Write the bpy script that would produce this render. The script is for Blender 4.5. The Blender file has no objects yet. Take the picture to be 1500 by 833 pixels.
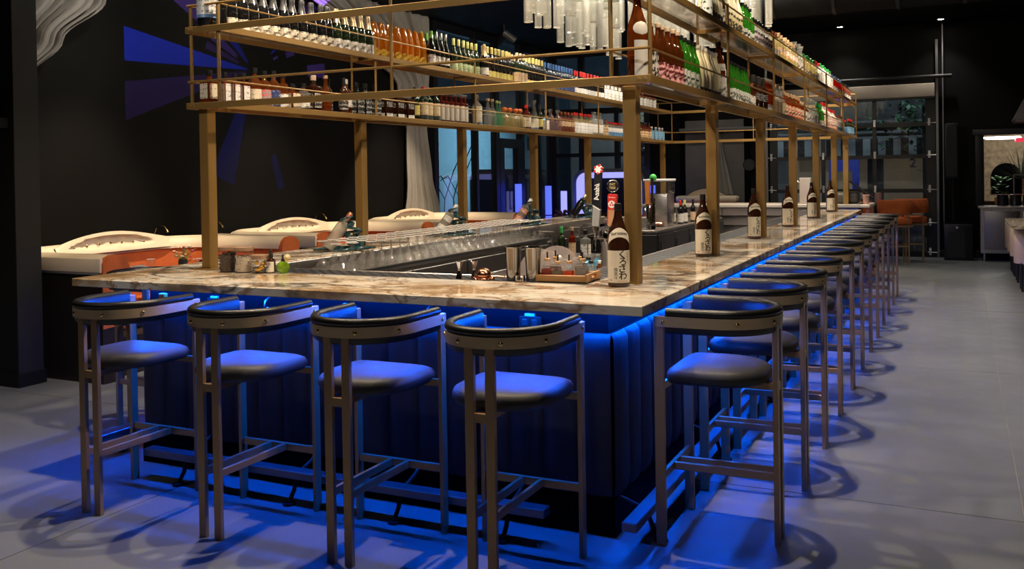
import bpy, bmesh, math, random
from math import sin, cos, pi, radians as R, sqrt, atan2
from mathutils import Vector, Matrix
random.seed(7)
sc = bpy.context.scene
col = sc.collection

# ------------------------------------------------------------------ camera
cd = bpy.data.cameras.new('camera'); cam = bpy.data.objects.new('camera', cd); col.objects.link(cam)
F_PX, PX, PY = 1347.5, 772.0, 269.5
yaw, pitch, roll = -0.4401, -0.0120, -0.0159
cd.sensor_fit = 'HORIZONTAL'; cd.sensor_width = 36.0; cd.lens = F_PX/1500*36
cd.shift_x = (750-PX)/1500; cd.shift_y = (PY-416.5)/1500
cd.clip_start = .05; cd.clip_end = 200
f = Vector((sin(yaw)*cos(pitch), cos(yaw)*cos(pitch), sin(pitch)))
r0 = Vector((cos(yaw), -sin(yaw), 0)); u0 = r0.cross(f)
rr = cos(roll)*r0 + sin(roll)*u0; uu = -sin(roll)*r0 + cos(roll)*u0
m = Matrix((rr, uu, -f)).transposed().to_4x4(); m.translation = Vector((1.1961, -3.6393, 1.6298))
cam.matrix_world = m
sc.camera = cam

# ------------------------------------------------------------------ world, exposure, lights
w = bpy.data.worlds.new('night'); sc.world = w; w.use_nodes = True
w.node_tree.nodes['Background'].inputs[0].default_value = (.012, .022, .035, 1)
w.node_tree.nodes['Background'].inputs[1].default_value = .6
vs = sc.view_settings
vs.view_transform = 'Standard'; vs.look = 'None'; vs.gamma = 1; vs.use_curve_mapping = False; vs.exposure = 0.0
sc.cycles.transparent_max_bounces = 24
sc.cycles.max_bounces = 8; sc.cycles.diffuse_bounces = 3; sc.cycles.glossy_bounces = 4; sc.cycles.transmission_bounces = 4
sc.cycles.caustics_reflective = False; sc.cycles.caustics_refractive = False
sc.cycles.sample_clamp_indirect = 3
WARM = (1, .80, .58); NEUT = (1, .93, .84)
def spot(name, loc, target, power, angle=70, blend=.5, color=WARM, size=.05):
    l = bpy.data.lights.new(name, 'SPOT'); l.energy = power; l.spot_size = R(angle); l.spot_blend = blend
    l.color = color; l.shadow_soft_size = size
    o = bpy.data.objects.new(name, l); col.objects.link(o); o.location = loc
    d = Vector(target)-Vector(loc); o.rotation_euler = d.to_track_quat('-Z', 'Y').to_euler()
    return o
CZ = 4.2
# downlights over the bar
for x, y, p in ((-.2, .75, 330), (-.2, 4.2, 360), (-.2, 6.9, 360), (-.2, 9.4, 320),
                (-1.55, .55, 300), (-2.95, .6, 280), (-2.95, 4.4, 300), (-2.95, 7.0, 260), (-1.6, 9.6, 260)):
    spot('bar_downlight', (x, y, CZ-.06), (x, y, 0), p, 112 if y < 2 else 90, .5, WARM, .03)
# spots added to brighten the bottle tiers, no such fixtures known
for y, p in ((1.2, 130), (3.2, 140), (5.4, 140), (7.6, 150)):
    spot('bottle_fill_spot', (-1.45, y, CZ-.06), (-2.95, y+.5, 2.35), p*1.1, 62, .7, WARM, .08)
for y, p in ((.3, 150), (2.6, 150), (5.0, 150), (7.4, 150), (9.6, 130)):
    spot('bottle_fill_spot', (1.55, y, CZ-.06), (-.2, y+.5, 2.3), p*1.9, 42, .8, WARM, .08)
for x, p in ((-2.9, 170), (-1.3, 170), (.2, 160)):
    spot('front_fill_spot', (x, -2.9, CZ-.06), (x-.1, .5, 2.15), p, 54, 1, NEUT, .10)  # camera-side wash added to brighten the rack front, no fixture known
# walkway downlights on the right; the camera-side ones are added fill
for x, y, p in ((1.9, 3.2, 55), (1.9, 7.0, 55), (1.7, 11.0, 60), (-1.3, -5.2, 150), (1.6, -4.2, 110), (-4.6, -2.4, 60)):
    spot('walkway_and_fill_light', (x, y, CZ-.06), (x, y, 0), p, 96, .8, NEUT, .12)
# sofa wall washers
for y in (2.7, 5.4, 8.1):
    spot('booth_downlight', (-5.3, y, CZ-.06), (-6.2, y, .95), 650, 50, .7, WARM, .06)
spot('curtain_spot', (-5.2, 8.6, CZ-.08), (-6.55, 8.8, 2.2), 14, 60, .8, NEUT, .06)
spot('curtain_spot', (-5.3, 2.6, CZ-.08), (-6.5, 2.3, 3.2), 60, 60, .8, NEUT, .06)
for x in (-.76, .915):
    spot('door_downlight', (x, 14.0, CZ-.06), (x, 14.2, 0), 60, 100, .8, NEUT, .05)
# kitchen and street lamps beyond the openings
def lamp(name, loc, power, color, size=.1):
    l = bpy.data.lights.new(name, 'POINT'); l.energy = power; l.color = color; l.shadow_soft_size = size
    o = bpy.data.objects.new(name, l); col.objects.link(o); o.location = loc
lamp('kitchen_lamp', (2.4, 16.2, 2.2), 26, NEUT)
spot('table_fill_spot', (1.6, 8.6, CZ-.06), (1.95, 9.4, .8), 90, 42, .8, NEUT, .06)  # added to brighten the marble table and chairs, no fixture known
spot('far_wall_fill_spot', (-3.2, 12.6, CZ-.06), (-3.2, 14.3, 1.3), 60, 60, .8, NEUT, .06)  # extra light added to lift the dim far sofa and wall
for y in (4.2, 5.1, 6.0, 6.9, 7.8):
    for x in (-2.2, -1.3): lamp('chandelier_fill', (x, y, 3.9), 60, (1, .9, .78), .05)  # points added among the tubes to brighten them, no bulbs modelled
spot('alley_lamp', (-7.9, 17.5, 2.6), (-10.5, 17.5, 1.3), 420, 130, .6, (.45, .78, 1), .1)
spot('street_lamp_glow', (-5.5, 18.0, 3.4), (-5.8, 21.5, 1.9), 260, 110, .6, (.8, .9, 1), .1)
spot('street_lamp_glow', (.2, 18.2, 4.4), (.2, 21.6, 1.9), 130, 110, .6, (.8, .92, 1), .1)

# ------------------------------------------------------------------ material helpers
_m = {}
def lk(nt, a, b): nt.links.new(a, b)
def mat(name, color=(.5, .5, .5), rough=.5, metal=0, emit=None, estr=0, var=.12, vscale=8, spec=.5, coat=0, bump=0, bscale=60, stretch=None):
    """principled with procedural noise in colour and roughness"""
    if name in _m: return _m[name]
    M = bpy.data.materials.new(name); M.use_nodes = True; nt = M.node_tree; b = nt.nodes['Principled BSDF']
    c = (*color, 1)
    tc = nt.nodes.new('ShaderNodeTexCoord'); mp = nt.nodes.new('ShaderNodeMapping'); lk(nt, tc.outputs['Object'], mp.inputs[0])
    if stretch: mp.inputs['Scale'].default_value = stretch
    n = nt.nodes.new('ShaderNodeTexNoise'); n.inputs['Scale'].default_value = vscale; n.inputs['Detail'].default_value = 4
    lk(nt, mp.outputs[0], n.inputs['Vector'])
    mx = nt.nodes.new('ShaderNodeMix'); mx.data_type = 'RGBA'
    mx.inputs[6].default_value = tuple(v*(1-var) for v in color)+(1,); mx.inputs[7].default_value = tuple(min(1, v*(1+var)) for v in color)+(1,)
    lk(nt, n.outputs[0], mx.inputs[0]); lk(nt, mx.outputs[2], b.inputs['Base Color'])
    mr = nt.nodes.new('ShaderNodeMapRange'); mr.inputs[3].default_value = max(.02, rough*.85); mr.inputs[4].default_value = min(1, rough*1.15)
    lk(nt, n.outputs[0], mr.inputs[0]); lk(nt, mr.outputs[0], b.inputs['Roughness'])
    b.inputs['Metallic'].default_value = metal; b.inputs['Specular IOR Level'].default_value = spec
    b.inputs['Coat Weight'].default_value = coat
    if bump:
        n2 = nt.nodes.new('ShaderNodeTexNoise'); n2.inputs['Scale'].default_value = bscale; lk(nt, mp.outputs[0], n2.inputs['Vector'])
        bp = nt.nodes.new('ShaderNodeBump'); bp.inputs['Strength'].default_value = bump; bp.inputs['Distance'].default_value = .01
        lk(nt, n2.outputs[0], bp.inputs['Height']); lk(nt, bp.outputs[0], b.inputs['Normal'])
    if emit:
        b.inputs['Emission Color'].default_value = (*emit, 1); b.inputs['Emission Strength'].default_value = estr
    _m[name] = M
    return M
def glass(name, tint=(1, 1, 1), density=.12, rough=.03, body=None, f0=.045):
    """thin glass: see-through tinted body, fresnel reflections, a little solid colour"""
    if name in _m: return _m[name]
    M = bpy.data.materials.new(name); M.use_nodes = True; nt = M.node_tree; nt.nodes.remove(nt.nodes['Principled BSDF'])
    out = nt.nodes['Material Output']
    t = nt.nodes.new('ShaderNodeBsdfTransparent'); t.inputs[0].default_value = (*tint, 1)
    d = nt.nodes.new('ShaderNodeBsdfDiffuse'); d.inputs[0].default_value = (*(body or tint), 1)
    tr = nt.nodes.new('ShaderNodeBsdfTranslucent'); tr.inputs[0].default_value = (*(body or tint), 1)
    ad = nt.nodes.new('ShaderNodeMixShader'); ad.inputs[0].default_value = .5; lk(nt, d.outputs[0], ad.inputs[1]); lk(nt, tr.outputs[0], ad.inputs[2])
    g = nt.nodes.new('ShaderNodeBsdfGlossy'); g.inputs['Roughness'].default_value = rough
    n = nt.nodes.new('ShaderNodeTexNoise'); n.inputs['Scale'].default_value = 9
    mr = nt.nodes.new('ShaderNodeMapRange'); mr.inputs[3].default_value = density*.8; mr.inputs[4].default_value = min(1, density*1.2)
    lk(nt, n.outputs[0], mr.inputs[0])
    m1 = nt.nodes.new('ShaderNodeMixShader'); lk(nt, mr.outputs[0], m1.inputs[0]); lk(nt, t.outputs[0], m1.inputs[1]); lk(nt, ad.outputs[0], m1.inputs[2])
    lw = nt.nodes.new('ShaderNodeLayerWeight'); lw.inputs[0].default_value = .5
    pw = nt.nodes.new('ShaderNodeMath'); pw.operation = 'POWER'; pw.inputs[1].default_value = 4.2; lk(nt, lw.outputs['Facing'], pw.inputs[0])
    fr = nt.nodes.new('ShaderNodeMapRange'); fr.inputs[3].default_value = f0; fr.inputs[4].default_value = .9; lk(nt, pw.outputs[0], fr.inputs[0])
    m2 = nt.nodes.new('ShaderNodeMixShader'); lk(nt, fr.outputs[0], m2.inputs[0]); lk(nt, m1.outputs[0], m2.inputs[1]); lk(nt, g.outputs[0], m2.inputs[2])
    lk(nt, m2.outputs[0], out.inputs[0])
    _m[name] = M
    return M
def emis(name, color, s):
    if name in _m: return _m[name]
    M = mat(name, tuple(min(1, c*.5+.1) for c in color), .4, emit=color, estr=s)
    return M
def label_mat(name, bg, ink=(.03, .03, .03), amount=.5, band=None, scale=(26, 26, 34)):
    """printed paper label: rows of small print, optionally a coloured band at the foot"""
    if name in _m: return _m[name]
    M = bpy.data.materials.new(name); M.use_nodes = True; nt = M.node_tree; b = nt.nodes['Principled BSDF']; b.inputs['Roughness'].default_value = .55
    tc = nt.nodes.new('ShaderNodeTexCoord'); mp = nt.nodes.new('ShaderNodeMapping'); lk(nt, tc.outputs['Object'], mp.inputs[0])
    mp.inputs['Scale'].default_value = scale
    n = nt.nodes.new('ShaderNodeTexNoise'); n.inputs['Scale'].default_value = 3.2; n.inputs['Detail'].default_value = 3; lk(nt, mp.outputs[0], n.inputs['Vector'])
    sx = nt.nodes.new('ShaderNodeSeparateXYZ'); lk(nt, tc.outputs['Generated'], sx.inputs[0])
    w = nt.nodes.new('ShaderNodeMath'); w.operation = 'SINE'
    k = nt.nodes.new('ShaderNodeMath'); k.operation = 'MULTIPLY'; k.inputs[1].default_value = 22; lk(nt, sx.outputs[2], k.inputs[0]); lk(nt, k.outputs[0], w.inputs[0])
    a = nt.nodes.new('ShaderNodeMath'); a.operation = 'MULTIPLY'; a.inputs[1].default_value = .10; lk(nt, w.outputs[0], a.inputs[0])
    s = nt.nodes.new('ShaderNodeMath'); s.operation = 'ADD'; lk(nt, n.outputs[0], s.inputs[0]); lk(nt, a.outputs[0], s.inputs[1])
    rp = nt.nodes.new('ShaderNodeValToRGB'); e = rp.color_ramp.elements
    e[0].position = .70-.20*amount; e[0].color = (*bg, 1); e[1].position = .73-.20*amount; e[1].color = (*ink, 1)
    lk(nt, s.outputs[0], rp.inputs[0]); cur = rp.outputs[0]
    if band:
        g = nt.nodes.new('ShaderNodeMath'); g.operation = 'LESS_THAN'; g.inputs[1].default_value = band[1]; lk(nt, sx.outputs[2], g.inputs[0])
        mx = nt.nodes.new('ShaderNodeMix'); mx.data_type = 'RGBA'; lk(nt, g.outputs[0], mx.inputs[0]); lk(nt, cur, mx.inputs[6]); mx.inputs[7].default_value = (*band[0], 1)
        cur = mx.outputs[2]
    lk(nt, cur, b.inputs['Base Color'])
    _m[name] = M
    return M

def marble_mat():
    M = bpy.data.materials.new('marble'); M.use_nodes = True; nt = M.node_tree; b = nt.nodes['Principled BSDF']
    tc = nt.nodes.new('ShaderNodeTexCoord'); mp = nt.nodes.new('ShaderNodeMapping'); lk(nt, tc.outputs['Object'], mp.inputs[0])
    mp.inputs['Rotation'].default_value = (0, 0, R(-32)); mp.inputs['Scale'].default_value = (.55, .85, .8)
    wp = nt.nodes.new('ShaderNodeTexNoise'); wp.inputs['Scale'].default_value = 1.9; wp.inputs['Detail'].default_value = 5; lk(nt, mp.outputs[0], wp.inputs['Vector'])
    av = nt.nodes.new('ShaderNodeVectorMath'); av.operation = 'MULTIPLY_ADD'; av.inputs[1].default_value = (.62, .62, .62)
    lk(nt, wp.outputs[1], av.inputs[0]); lk(nt, mp.outputs[0], av.inputs[2])
    # cloudy base
    n1 = nt.nodes.new('ShaderNodeTexNoise'); n1.inputs['Scale'].default_value = 3.0; n1.inputs['Detail'].default_value = 8; n1.inputs['Roughness'].default_value = .62; lk(nt, av.outputs[0], n1.inputs['Vector'])
    r1 = nt.nodes.new('ShaderNodeValToRGB'); e = r1.color_ramp.elements
    e[0].position = .33; e[0].color = (.30, .18, .085, 1); e[1].position = .57; e[1].color = (.80, .745, .65, 1)
    for p, c in ((.405, (.54, .39, .24, 1)), (.455, (.70, .60, .47, 1))):
        x = e.new(p); x.color = c
    lk(nt, n1.outputs[0], r1.inputs[0])
    # dark veins
    def vein(scale, wid, seed):
        n = nt.nodes.new('ShaderNodeTexNoise'); n.noise_dimensions = '4D'; n.inputs['W'].default_value = seed; n.inputs['Scale'].default_value = scale; n.inputs['Detail'].default_value = 5
        lk(nt, av.outputs[0], n.inputs['Vector'])
        s = nt.nodes.new('ShaderNodeMath'); s.operation = 'SUBTRACT'; s.inputs[1].default_value = .5; lk(nt, n.outputs[0], s.inputs[0])
        a = nt.nodes.new('ShaderNodeMath'); a.operation = 'ABSOLUTE'; lk(nt, s.outputs[0], a.inputs[0])
        q = nt.nodes.new('ShaderNodeMapRange'); q.inputs[1].default_value = 0; q.inputs[2].default_value = wid; q.inputs[3].default_value = 1; q.inputs[4].default_value = 0
        lk(nt, a.outputs[0], q.inputs[0]); return q.outputs[0]
    def mix(fac, base, c):
        x = nt.nodes.new('ShaderNodeMix'); x.data_type = 'RGBA'; lk(nt, fac, x.inputs[0]); lk(nt, base, x.inputs[6]); x.inputs[7].default_value = c; return x.outputs[2]
    k = nt.nodes.new('ShaderNodeMath'); k.operation = 'MULTIPLY'
    n3 = nt.nodes.new('ShaderNodeTexNoise'); n3.inputs['Scale'].default_value = 1.6; lk(nt, mp.outputs[0], n3.inputs['Vector'])
    q = nt.nodes.new('ShaderNodeMapRange'); q.inputs[1].default_value = .40; q.inputs[2].default_value = .52; lk(nt, n3.outputs[0], q.inputs[0])
    lk(nt, q.outputs[0], k.inputs[0]); lk(nt, vein(1.3, .026, 3.), k.inputs[1])
    c = mix(vein(2.2, .020, 9.), r1.outputs[0], (.32, .19, .10, 1))
    c = mix(k.outputs[0], c, (.07, .06, .05, 1))
    c = mix(vein(4.5, .012, 21.), c, (.34, .22, .12, 1))
    lk(nt, c, b.inputs['Base Color']); b.inputs['Roughness'].default_value = .07; b.inputs['Specular IOR Level'].default_value = .5
    _m['marble'] = M
    return M
MARBLE = marble_mat()
BRASS = mat('satin_bronze', (.33, .195, .058), .42, .5, var=.06, vscale=5)
LEGM = mat('brushed_bronze', (.36, .235, .135), .34, .45, var=.12, vscale=30, stretch=(14, 14, .6))
BANDM = mat('band_bronze', (.62, .46, .29), .34, .42, var=.05, vscale=6, stretch=(1, 1, 20))
SCREW = mat('brass_screw', (.75, .5, .2), .2, 1)
LEATHER = mat('black_leather', (.008, .008, .008), .36, 0, var=.25, vscale=30, bump=.12, bscale=220)
VELVET = mat('navy_upholstery', (.012, .012, .020), .62, 0, var=.2, vscale=12, bump=.08, bscale=200)
DARKPAINT = mat('dark_navy_paint', (.0012, .0012, .0025), .7, var=.2, spec=.05)
BLACKM = mat('black_metal', (.012, .012, .013), .4, .4)
BLACKW = mat('black_wall_paint', (.0036, .0033, .0029), .65, spec=.12, var=.25, vscale=2, bump=.05, bscale=120)
STEEL = mat('stainless_steel', (.55, .52, .50), .28, 1, var=.12, vscale=20, stretch=(1, 18, 18))
DSTEEL = mat('dull_stainless', (.30, .275, .265), .34, 1, var=.15, vscale=12, stretch=(1, 8, 1))
CHROME = mat('chrome', (.8, .8, .8), .08, 1, var=.04)
CREAM = mat('cream_leather', (.82, .68, .48), .42, var=.08, vscale=5, bump=.06, bscale=160)
ORANGE = mat('orange_velvet', (.52, .115, .02), .8, var=.25, vscale=14, bump=.1, bscale=150)
BEIGE = mat('beige_leather', (.55, .42, .33), .5, var=.1)
DWOOD = mat('dark_wood', (.012, .008, .007), .5, .0, stretch=(1, 1, 8))
CURT = mat('curtain_cloth', (.27, .25, .22), .8, var=.1, vscale=20)
RUB = mat('black_rubber', (.015, .015, .016), .6)
GLASS_SH = glass('shelf_glass', (.93, .90, .86), .10, .05, (.5, .45, .4))
CLEAR = glass('clear_glass', (.98, .985, .985), .022)
WINGL = glass('window_glass', (.85, .92, .95), .02, .02)

# ------------------------------------------------------------------ mesh helpers
class MB:
    def __init__(s): s.v = []; s.f = []
    def add(s, v, f, M=None):
        o = len(s.v)
        s.v += [tuple(M @ Vector(p)) if M else tuple(p) for p in v]
        s.f += [tuple(i+o for i in q) for q in f]
        return s
    def box(s, x0, x1, y0, y1, z0, z1, c=0, M=None):
        if x0 > x1: x0, x1 = x1, x0
        if y0 > y1: y0, y1 = y1, y0
        if z0 > z1: z0, z1 = z1, z0
        if c <= 0:
            v = [(x, y, z) for z in (z0, z1) for y in (y0, y1) for x in (x0, x1)]
            return s.add(v, [(0, 2, 3, 1), (4, 5, 7, 6), (0, 1, 5, 4), (2, 6, 7, 3), (0, 4, 6, 2), (1, 3, 7, 5)], M)
        bm = bmesh.new(); bmesh.ops.create_cube(bm, size=1)
        for q in bm.verts: q.co = Vector(((x0+x1)/2+q.co.x*(x1-x0), (y0+y1)/2+q.co.y*(y1-y0), (z0+z1)/2+q.co.z*(z1-z0)))
        seg = 1 if c < .006 else 3
        bmesh.ops.bevel(bm, geom=list(bm.edges), offset=c, segments=seg, profile=.5, affect='EDGES')
        bm.verts.index_update()
        s.add([q.co for q in bm.verts], [[x.index for x in fc.verts] for fc in bm.faces], M); bm.free(); return s
    def lathe(s, prof, seg=16, M=None, capb=True, capt=True):
        v = []; f = []; n = len(prof)
        for r_, z in prof:
            for k in range(seg):
                a = 2*pi*k/seg; v.append((r_*cos(a), r_*sin(a), z))
        for i in range(n-1):
            for k in range(seg):
                k2 = (k+1) % seg
                f.append((i*seg+k, i*seg+k2, (i+1)*seg+k2, (i+1)*seg+k))
        if capb: f.append(tuple(reversed(range(seg))))
        if capt: f.append(tuple((n-1)*seg+k for k in range(seg)))
        return s.add(v, f, M)
    def cyl(s, p0, p1, r_, seg=12, r2=None):
        p0 = Vector(p0); p1 = Vector(p1); d = p1-p0
        M = Matrix.Translation(p0) @ d.to_track_quat('Z', 'Y').to_matrix().to_4x4()
        return s.lathe([(r_, 0), (r_ if r2 is None else r2, d.length)], seg, M)
    def tube(s, pts, r_, seg=8, closed=False):
        n = len(pts); P = [Vector(p) for p in pts]; v = []; f = []
        rs = r_ if isinstance(r_, (list, tuple)) else [r_]*n
        prev = None
        for i in range(n):
            a = P[(i-1) % n] if closed or i > 0 else P[i]; b = P[(i+1) % n] if closed or i < n-1 else P[i]
            t = (b-a).normalized()
            if prev is None:
                h = Vector((0, 0, 1)) if abs(t.z) < .9 else Vector((1, 0, 0)); nx = t.cross(h).normalized()
            else: nx = (prev - t*prev.dot(t)).normalized()
            prev = nx; ny = t.cross(nx)
            for k in range(seg):
                an = 2*pi*k/seg; v.append(P[i]+nx*cos(an)*rs[i]+ny*sin(an)*rs[i])
        for i in range(n if closed else n-1):
            j = (i+1) % n
            for k in range(seg):
                k2 = (k+1) % seg; f.append((i*seg+k, i*seg+k2, j*seg+k2, j*seg+k))
        if not closed:
            f.append(tuple(reversed(range(seg)))); f.append(tuple((n-1)*seg+k for k in range(seg)))
        return s.add(v, f)
    def sweep(s, path, sec, closed=False):
        """section (offset outward, z) swept along a horizontal 2D path [(x,y)] (outward = right of travel)"""
        n = len(path); m_ = len(sec); v = []; f = []
        for i in range(n):
            a = Vector(path[i-1] if (closed or i > 0) else path[i]); b = Vector(path[(i+1) % n] if (closed or i < n-1) else path[i])
            t = (b-a).normalized(); nr = Vector((t.y, -t.x))
            for o, z in sec: v.append((path[i][0]+nr.x*o, path[i][1]+nr.y*o, z))
        for i in range(n if closed else n-1):
            j = (i+1) % n
            for k in range(m_):
                k2 = (k+1) % m_; f.append((i*m_+k, j*m_+k, j*m_+k2, i*m_+k2))
        if not closed:
            f.append(tuple(range(m_))); f.append(tuple(reversed([(n-1)*m_+k for k in range(m_)])))
        return s.add(v, f)
    def prism(s, poly, z0, z1, M=None):
        n = len(poly)
        v = [(x, y, z0) for x, y in poly]+[(x, y, z1) for x, y in poly]
        f = [tuple(reversed(range(n))), tuple(range(n, 2*n))]+[(i, (i+1) % n, n+(i+1) % n, n+i) for i in range(n)]
        return s.add(v, f, M)
    def grid(s, fn, nu, nv):
        v = [fn(i/nu, j/nv) for j in range(nv+1) for i in range(nu+1)]
        f = [(j*(nu+1)+i, j*(nu+1)+i+1, (j+1)*(nu+1)+i+1, (j+1)*(nu+1)+i) for j in range(nv) for i in range(nu)]
        return s.add(v, f)
    def sphere(s, c, r_, seg=12, rings=8, sc_=(1, 1, 1)):
        pr = [(max(1e-4, r_*sin(pi*i/rings)), -r_*cos(pi*i/rings)) for i in range(rings+1)]
        return s.lathe(pr, seg, Matrix.Translation(c) @ Matrix.Diagonal((*sc_, 1)), False, False)
    def mesh(s, name, M=None, smooth=True, ang=35):
        me = bpy.data.meshes.new(name); me.from_pydata(s.v, [], s.f)
        if smooth:
            bm = bmesh.new(); bm.from_mesh(me); bmesh.ops.recalc_face_normals(bm, faces=bm.faces); bm.to_mesh(me); bm.free()
            me.shade_smooth(); me.set_sharp_from_angle(angle=R(ang))
        if M: me.materials.append(M)
        return me
    def build(s, name, M=None, parent=None, loc=None, smooth=True, ang=35):
        return link(name, s.mesh(name, M, smooth, ang), parent, loc)
def link(name, me, parent=None, loc=None, rz=0):
    o = bpy.data.objects.new(name, me); col.objects.link(o)
    if parent: o.parent = parent
    if loc: o.location = loc
    if rz: o.rotation_euler[2] = rz
    return o
def tag(o, label=None, cat=None, group=None, kind=None):
    if label: o['label'] = label
    if cat: o['category'] = cat
    if group: o['group'] = group
    if kind: o['kind'] = kind
    return o
def thing(name, label, cat, loc=(0, 0, 0), rz=0, group=None):
    o = bpy.data.objects.new(name, None); o.empty_display_size = .1; col.objects.link(o)
    o.location = loc; o.rotation_euler[2] = rz
    return tag(o, label, cat, group)
def dup(root, loc, rz=0, label=None, group=None):
    def cp(o, parent):
        c = o.copy(); col.objects.link(c)
        if parent: c.parent = parent
        for k in o.children: cp(k, c)
        return c
    c = cp(root, None); c.location = loc; c.rotation_euler[2] = rz
    if label: c['label'] = label
    if group: c['group'] = group
    return c
def text_mesh(body, size=.1, ext=.0, bold=0, align='CENTER', res=3):
    cu = bpy.data.curves.new('writing', 'FONT'); cu.body = body; cu.size = size; cu.extrude = ext; cu.offset = bold
    cu.align_x = align; cu.align_y = 'CENTER'; cu.resolution_u = res
    o = bpy.data.objects.new('writing', cu); col.objects.link(o)
    dg = bpy.context.evaluated_depsgraph_get(); me = bpy.data.meshes.new_from_object(o.evaluated_get(dg))
    v = [tuple(q.co) for q in me.vertices]; fs = [tuple(p.vertices) for p in me.polygons]
    bpy.data.objects.remove(o); bpy.data.curves.remove(cu); bpy.data.meshes.remove(me)
    return v, fs
def S(o): return tag(o, kind='structure')

# ================================================================== SETTING
XL, YB = -6.7, 14.5
def floor_mat():
    M = bpy.data.materials.new('polished_concrete'); M.use_nodes = True; nt = M.node_tree; b = nt.nodes['Principled BSDF']
    tc = nt.nodes.new('ShaderNodeTexCoord')
    n = nt.nodes.new('ShaderNodeTexNoise'); n.inputs['Scale'].default_value = .9; n.inputs['Detail'].default_value = 8; n.inputs['Roughness'].default_value = .6; lk(nt, tc.outputs['Object'], n.inputs['Vector'])
    rp = nt.nodes.new('ShaderNodeValToRGB'); e = rp.color_ramp.elements
    e[0].position = .3; e[0].color = (.15, .168, .175, 1); e[1].position = .7; e[1].color = (.20, .218, .226, 1)
    lk(nt, n.outputs[0], rp.inputs[0]); lk(nt, rp.outputs[0], b.inputs['Base Color'])
    n2 = nt.nodes.new('ShaderNodeTexNoise'); n2.inputs['Scale'].default_value = 5; n2.inputs['Detail'].default_value = 8; lk(nt, tc.outputs['Object'], n2.inputs['Vector'])
    mr = nt.nodes.new('ShaderNodeMapRange'); mr.inputs[3].default_value = .30; mr.inputs[4].default_value = .52; lk(nt, n2.outputs[0], mr.inputs[0]); lk(nt, mr.outputs[0], b.inputs['Roughness'])
    n3 = nt.nodes.new('ShaderNodeTexNoise'); n3.inputs['Scale'].default_value = 180; lk(nt, tc.outputs['Object'], n3.inputs['Vector'])
    bp = nt.nodes.new('ShaderNodeBump'); bp.inputs['Strength'].default_value = .08; bp.inputs['Distance'].default_value = .004; lk(nt, n3.outputs[0], bp.inputs['Height']); lk(nt, bp.outputs[0], b.inputs['Normal'])
    b.inputs['Specular IOR Level'].default_value = .45
    _m['floor'] = M; return M
FLOOR = floor_mat()
JOINT = mat('joint_filler', (.33, .33, .33), .8)
fl = S(MB().box(XL-.2, 4.7, -7.1, YB+.1, -.12, -.006).build('floor', JOINT))
xs = [XL, -2.56, 1.45, 4.6]; ys = [-7, -2.25, 1.1, 4.45, 7.85, 11.2, YB]
for i in range(3):
    for j in range(6):
        MB().box(xs[i]+.003, xs[i+1]-.003, ys[j]+.003, ys[j+1]-.003, -.02, 0).build('concrete_slab', FLOOR, fl)
S(MB().box(XL-.2, 4.8, -7.1, YB+.2, CZ, CZ+.15).build('ceiling', BLACKW))
S(MB().box(XL-.15, XL, -7, 9.55, 0, CZ).build('wall_left', BLACKW))
S(MB().box(4.6, 4.75, -7, YB+.1, 0, CZ).build('wall_right', BLACKW))
S(MB().box(XL, 4.6, -7.15, -7, 0, CZ).build('wall_front', BLACKW))
GREYP = mat('charcoal_wall_paint', (.020, .0195, .018), .7, spec=.2, var=.12, bump=.05, bscale=90)
S(MB().box(XL, -5.53, 1.19, 1.41, 0, CZ, .004).build('wall_pier', GREYP))
S(MB().box(XL, -5.60, 1.08, 1.19, 2.05, 2.13).build('trim_1', GREYP))
S(MB().box(XL, -5.515, 1.175, 1.425, 0, .11, .004).build('baseboard_left', BLACKM))
# back wall with openings
BW = S(MB().box(-4.55, -2.12, YB, YB+.15, 0, CZ).box(-2.12, .80, YB, YB+.15, 3.02, CZ).box(.80, 1.58, YB, YB+.15, 0, CZ)
       .box(1.58, 3.3, YB, YB+.15, 2.17, CZ).box(1.58, 3.3, YB, YB+.15, 0, .93).box(3.3, 4.6, YB, YB+.15, 0, CZ).build('wall_back', BLACKW))
S(MB().box(.805, 4.58, YB-.02, YB-.001, 0, .12, .004).build('baseboard_back', BLACKM))
S(MB().box(1.44, 1.58, YB-.05, YB-.001, .93, 2.26, .006).box(1.4, 3.4, YB-.06, YB-.001, 2.17, 2.27, .006).build('trim_2', BLACKM))
# storefront: glazed corner on the left and back
FR = mat('window_frame_black', (.010, .010, .011), .4)
def window(name, axis, c, a0, a1, bars, zs):
    """axis 'y': on the left wall (x = c); 'x': on the back wall (y = c)"""
    w_ = S(bpy.data.objects.new(name, None)); col.objects.link(w_)
    def bx(u0, u1, d0, d1, z0, z1, nm, mm):
        b = MB()
        if axis == 'y': b.box(c-d1, c-d0, u0, u1, z0, z1)
        else: b.box(u0, u1, c+d0, c+d1, z0, z1)
        b.build(nm, mm, w_)
    for b0, b1 in bars: bx(b0, b1, 0, .12, 0, CZ, 'mullion', FR)
    for k in range(len(bars)-1):
        u0, u1 = bars[k][1], bars[k+1][0]
        for z0, z1 in zs: bx(u0, u1, .01, .11, z0, z1, 'rail', FR)
        for k2 in range(len(zs)-1): bx(u0, u1, .055, .065, zs[k2][1], zs[k2+1][0], 'glass_pane', WINGL)
    return w_
window('window_1', 'y', XL, 9.55, 11.85, [(9.55, 9.68), (11.02, 11.10), (11.80, 11.95)], [(0, .12), (2.85, 2.97), (CZ-.14, CZ)])
dr = S(bpy.data.objects.new('door_1', None)); col.objects.link(dr)
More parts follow.
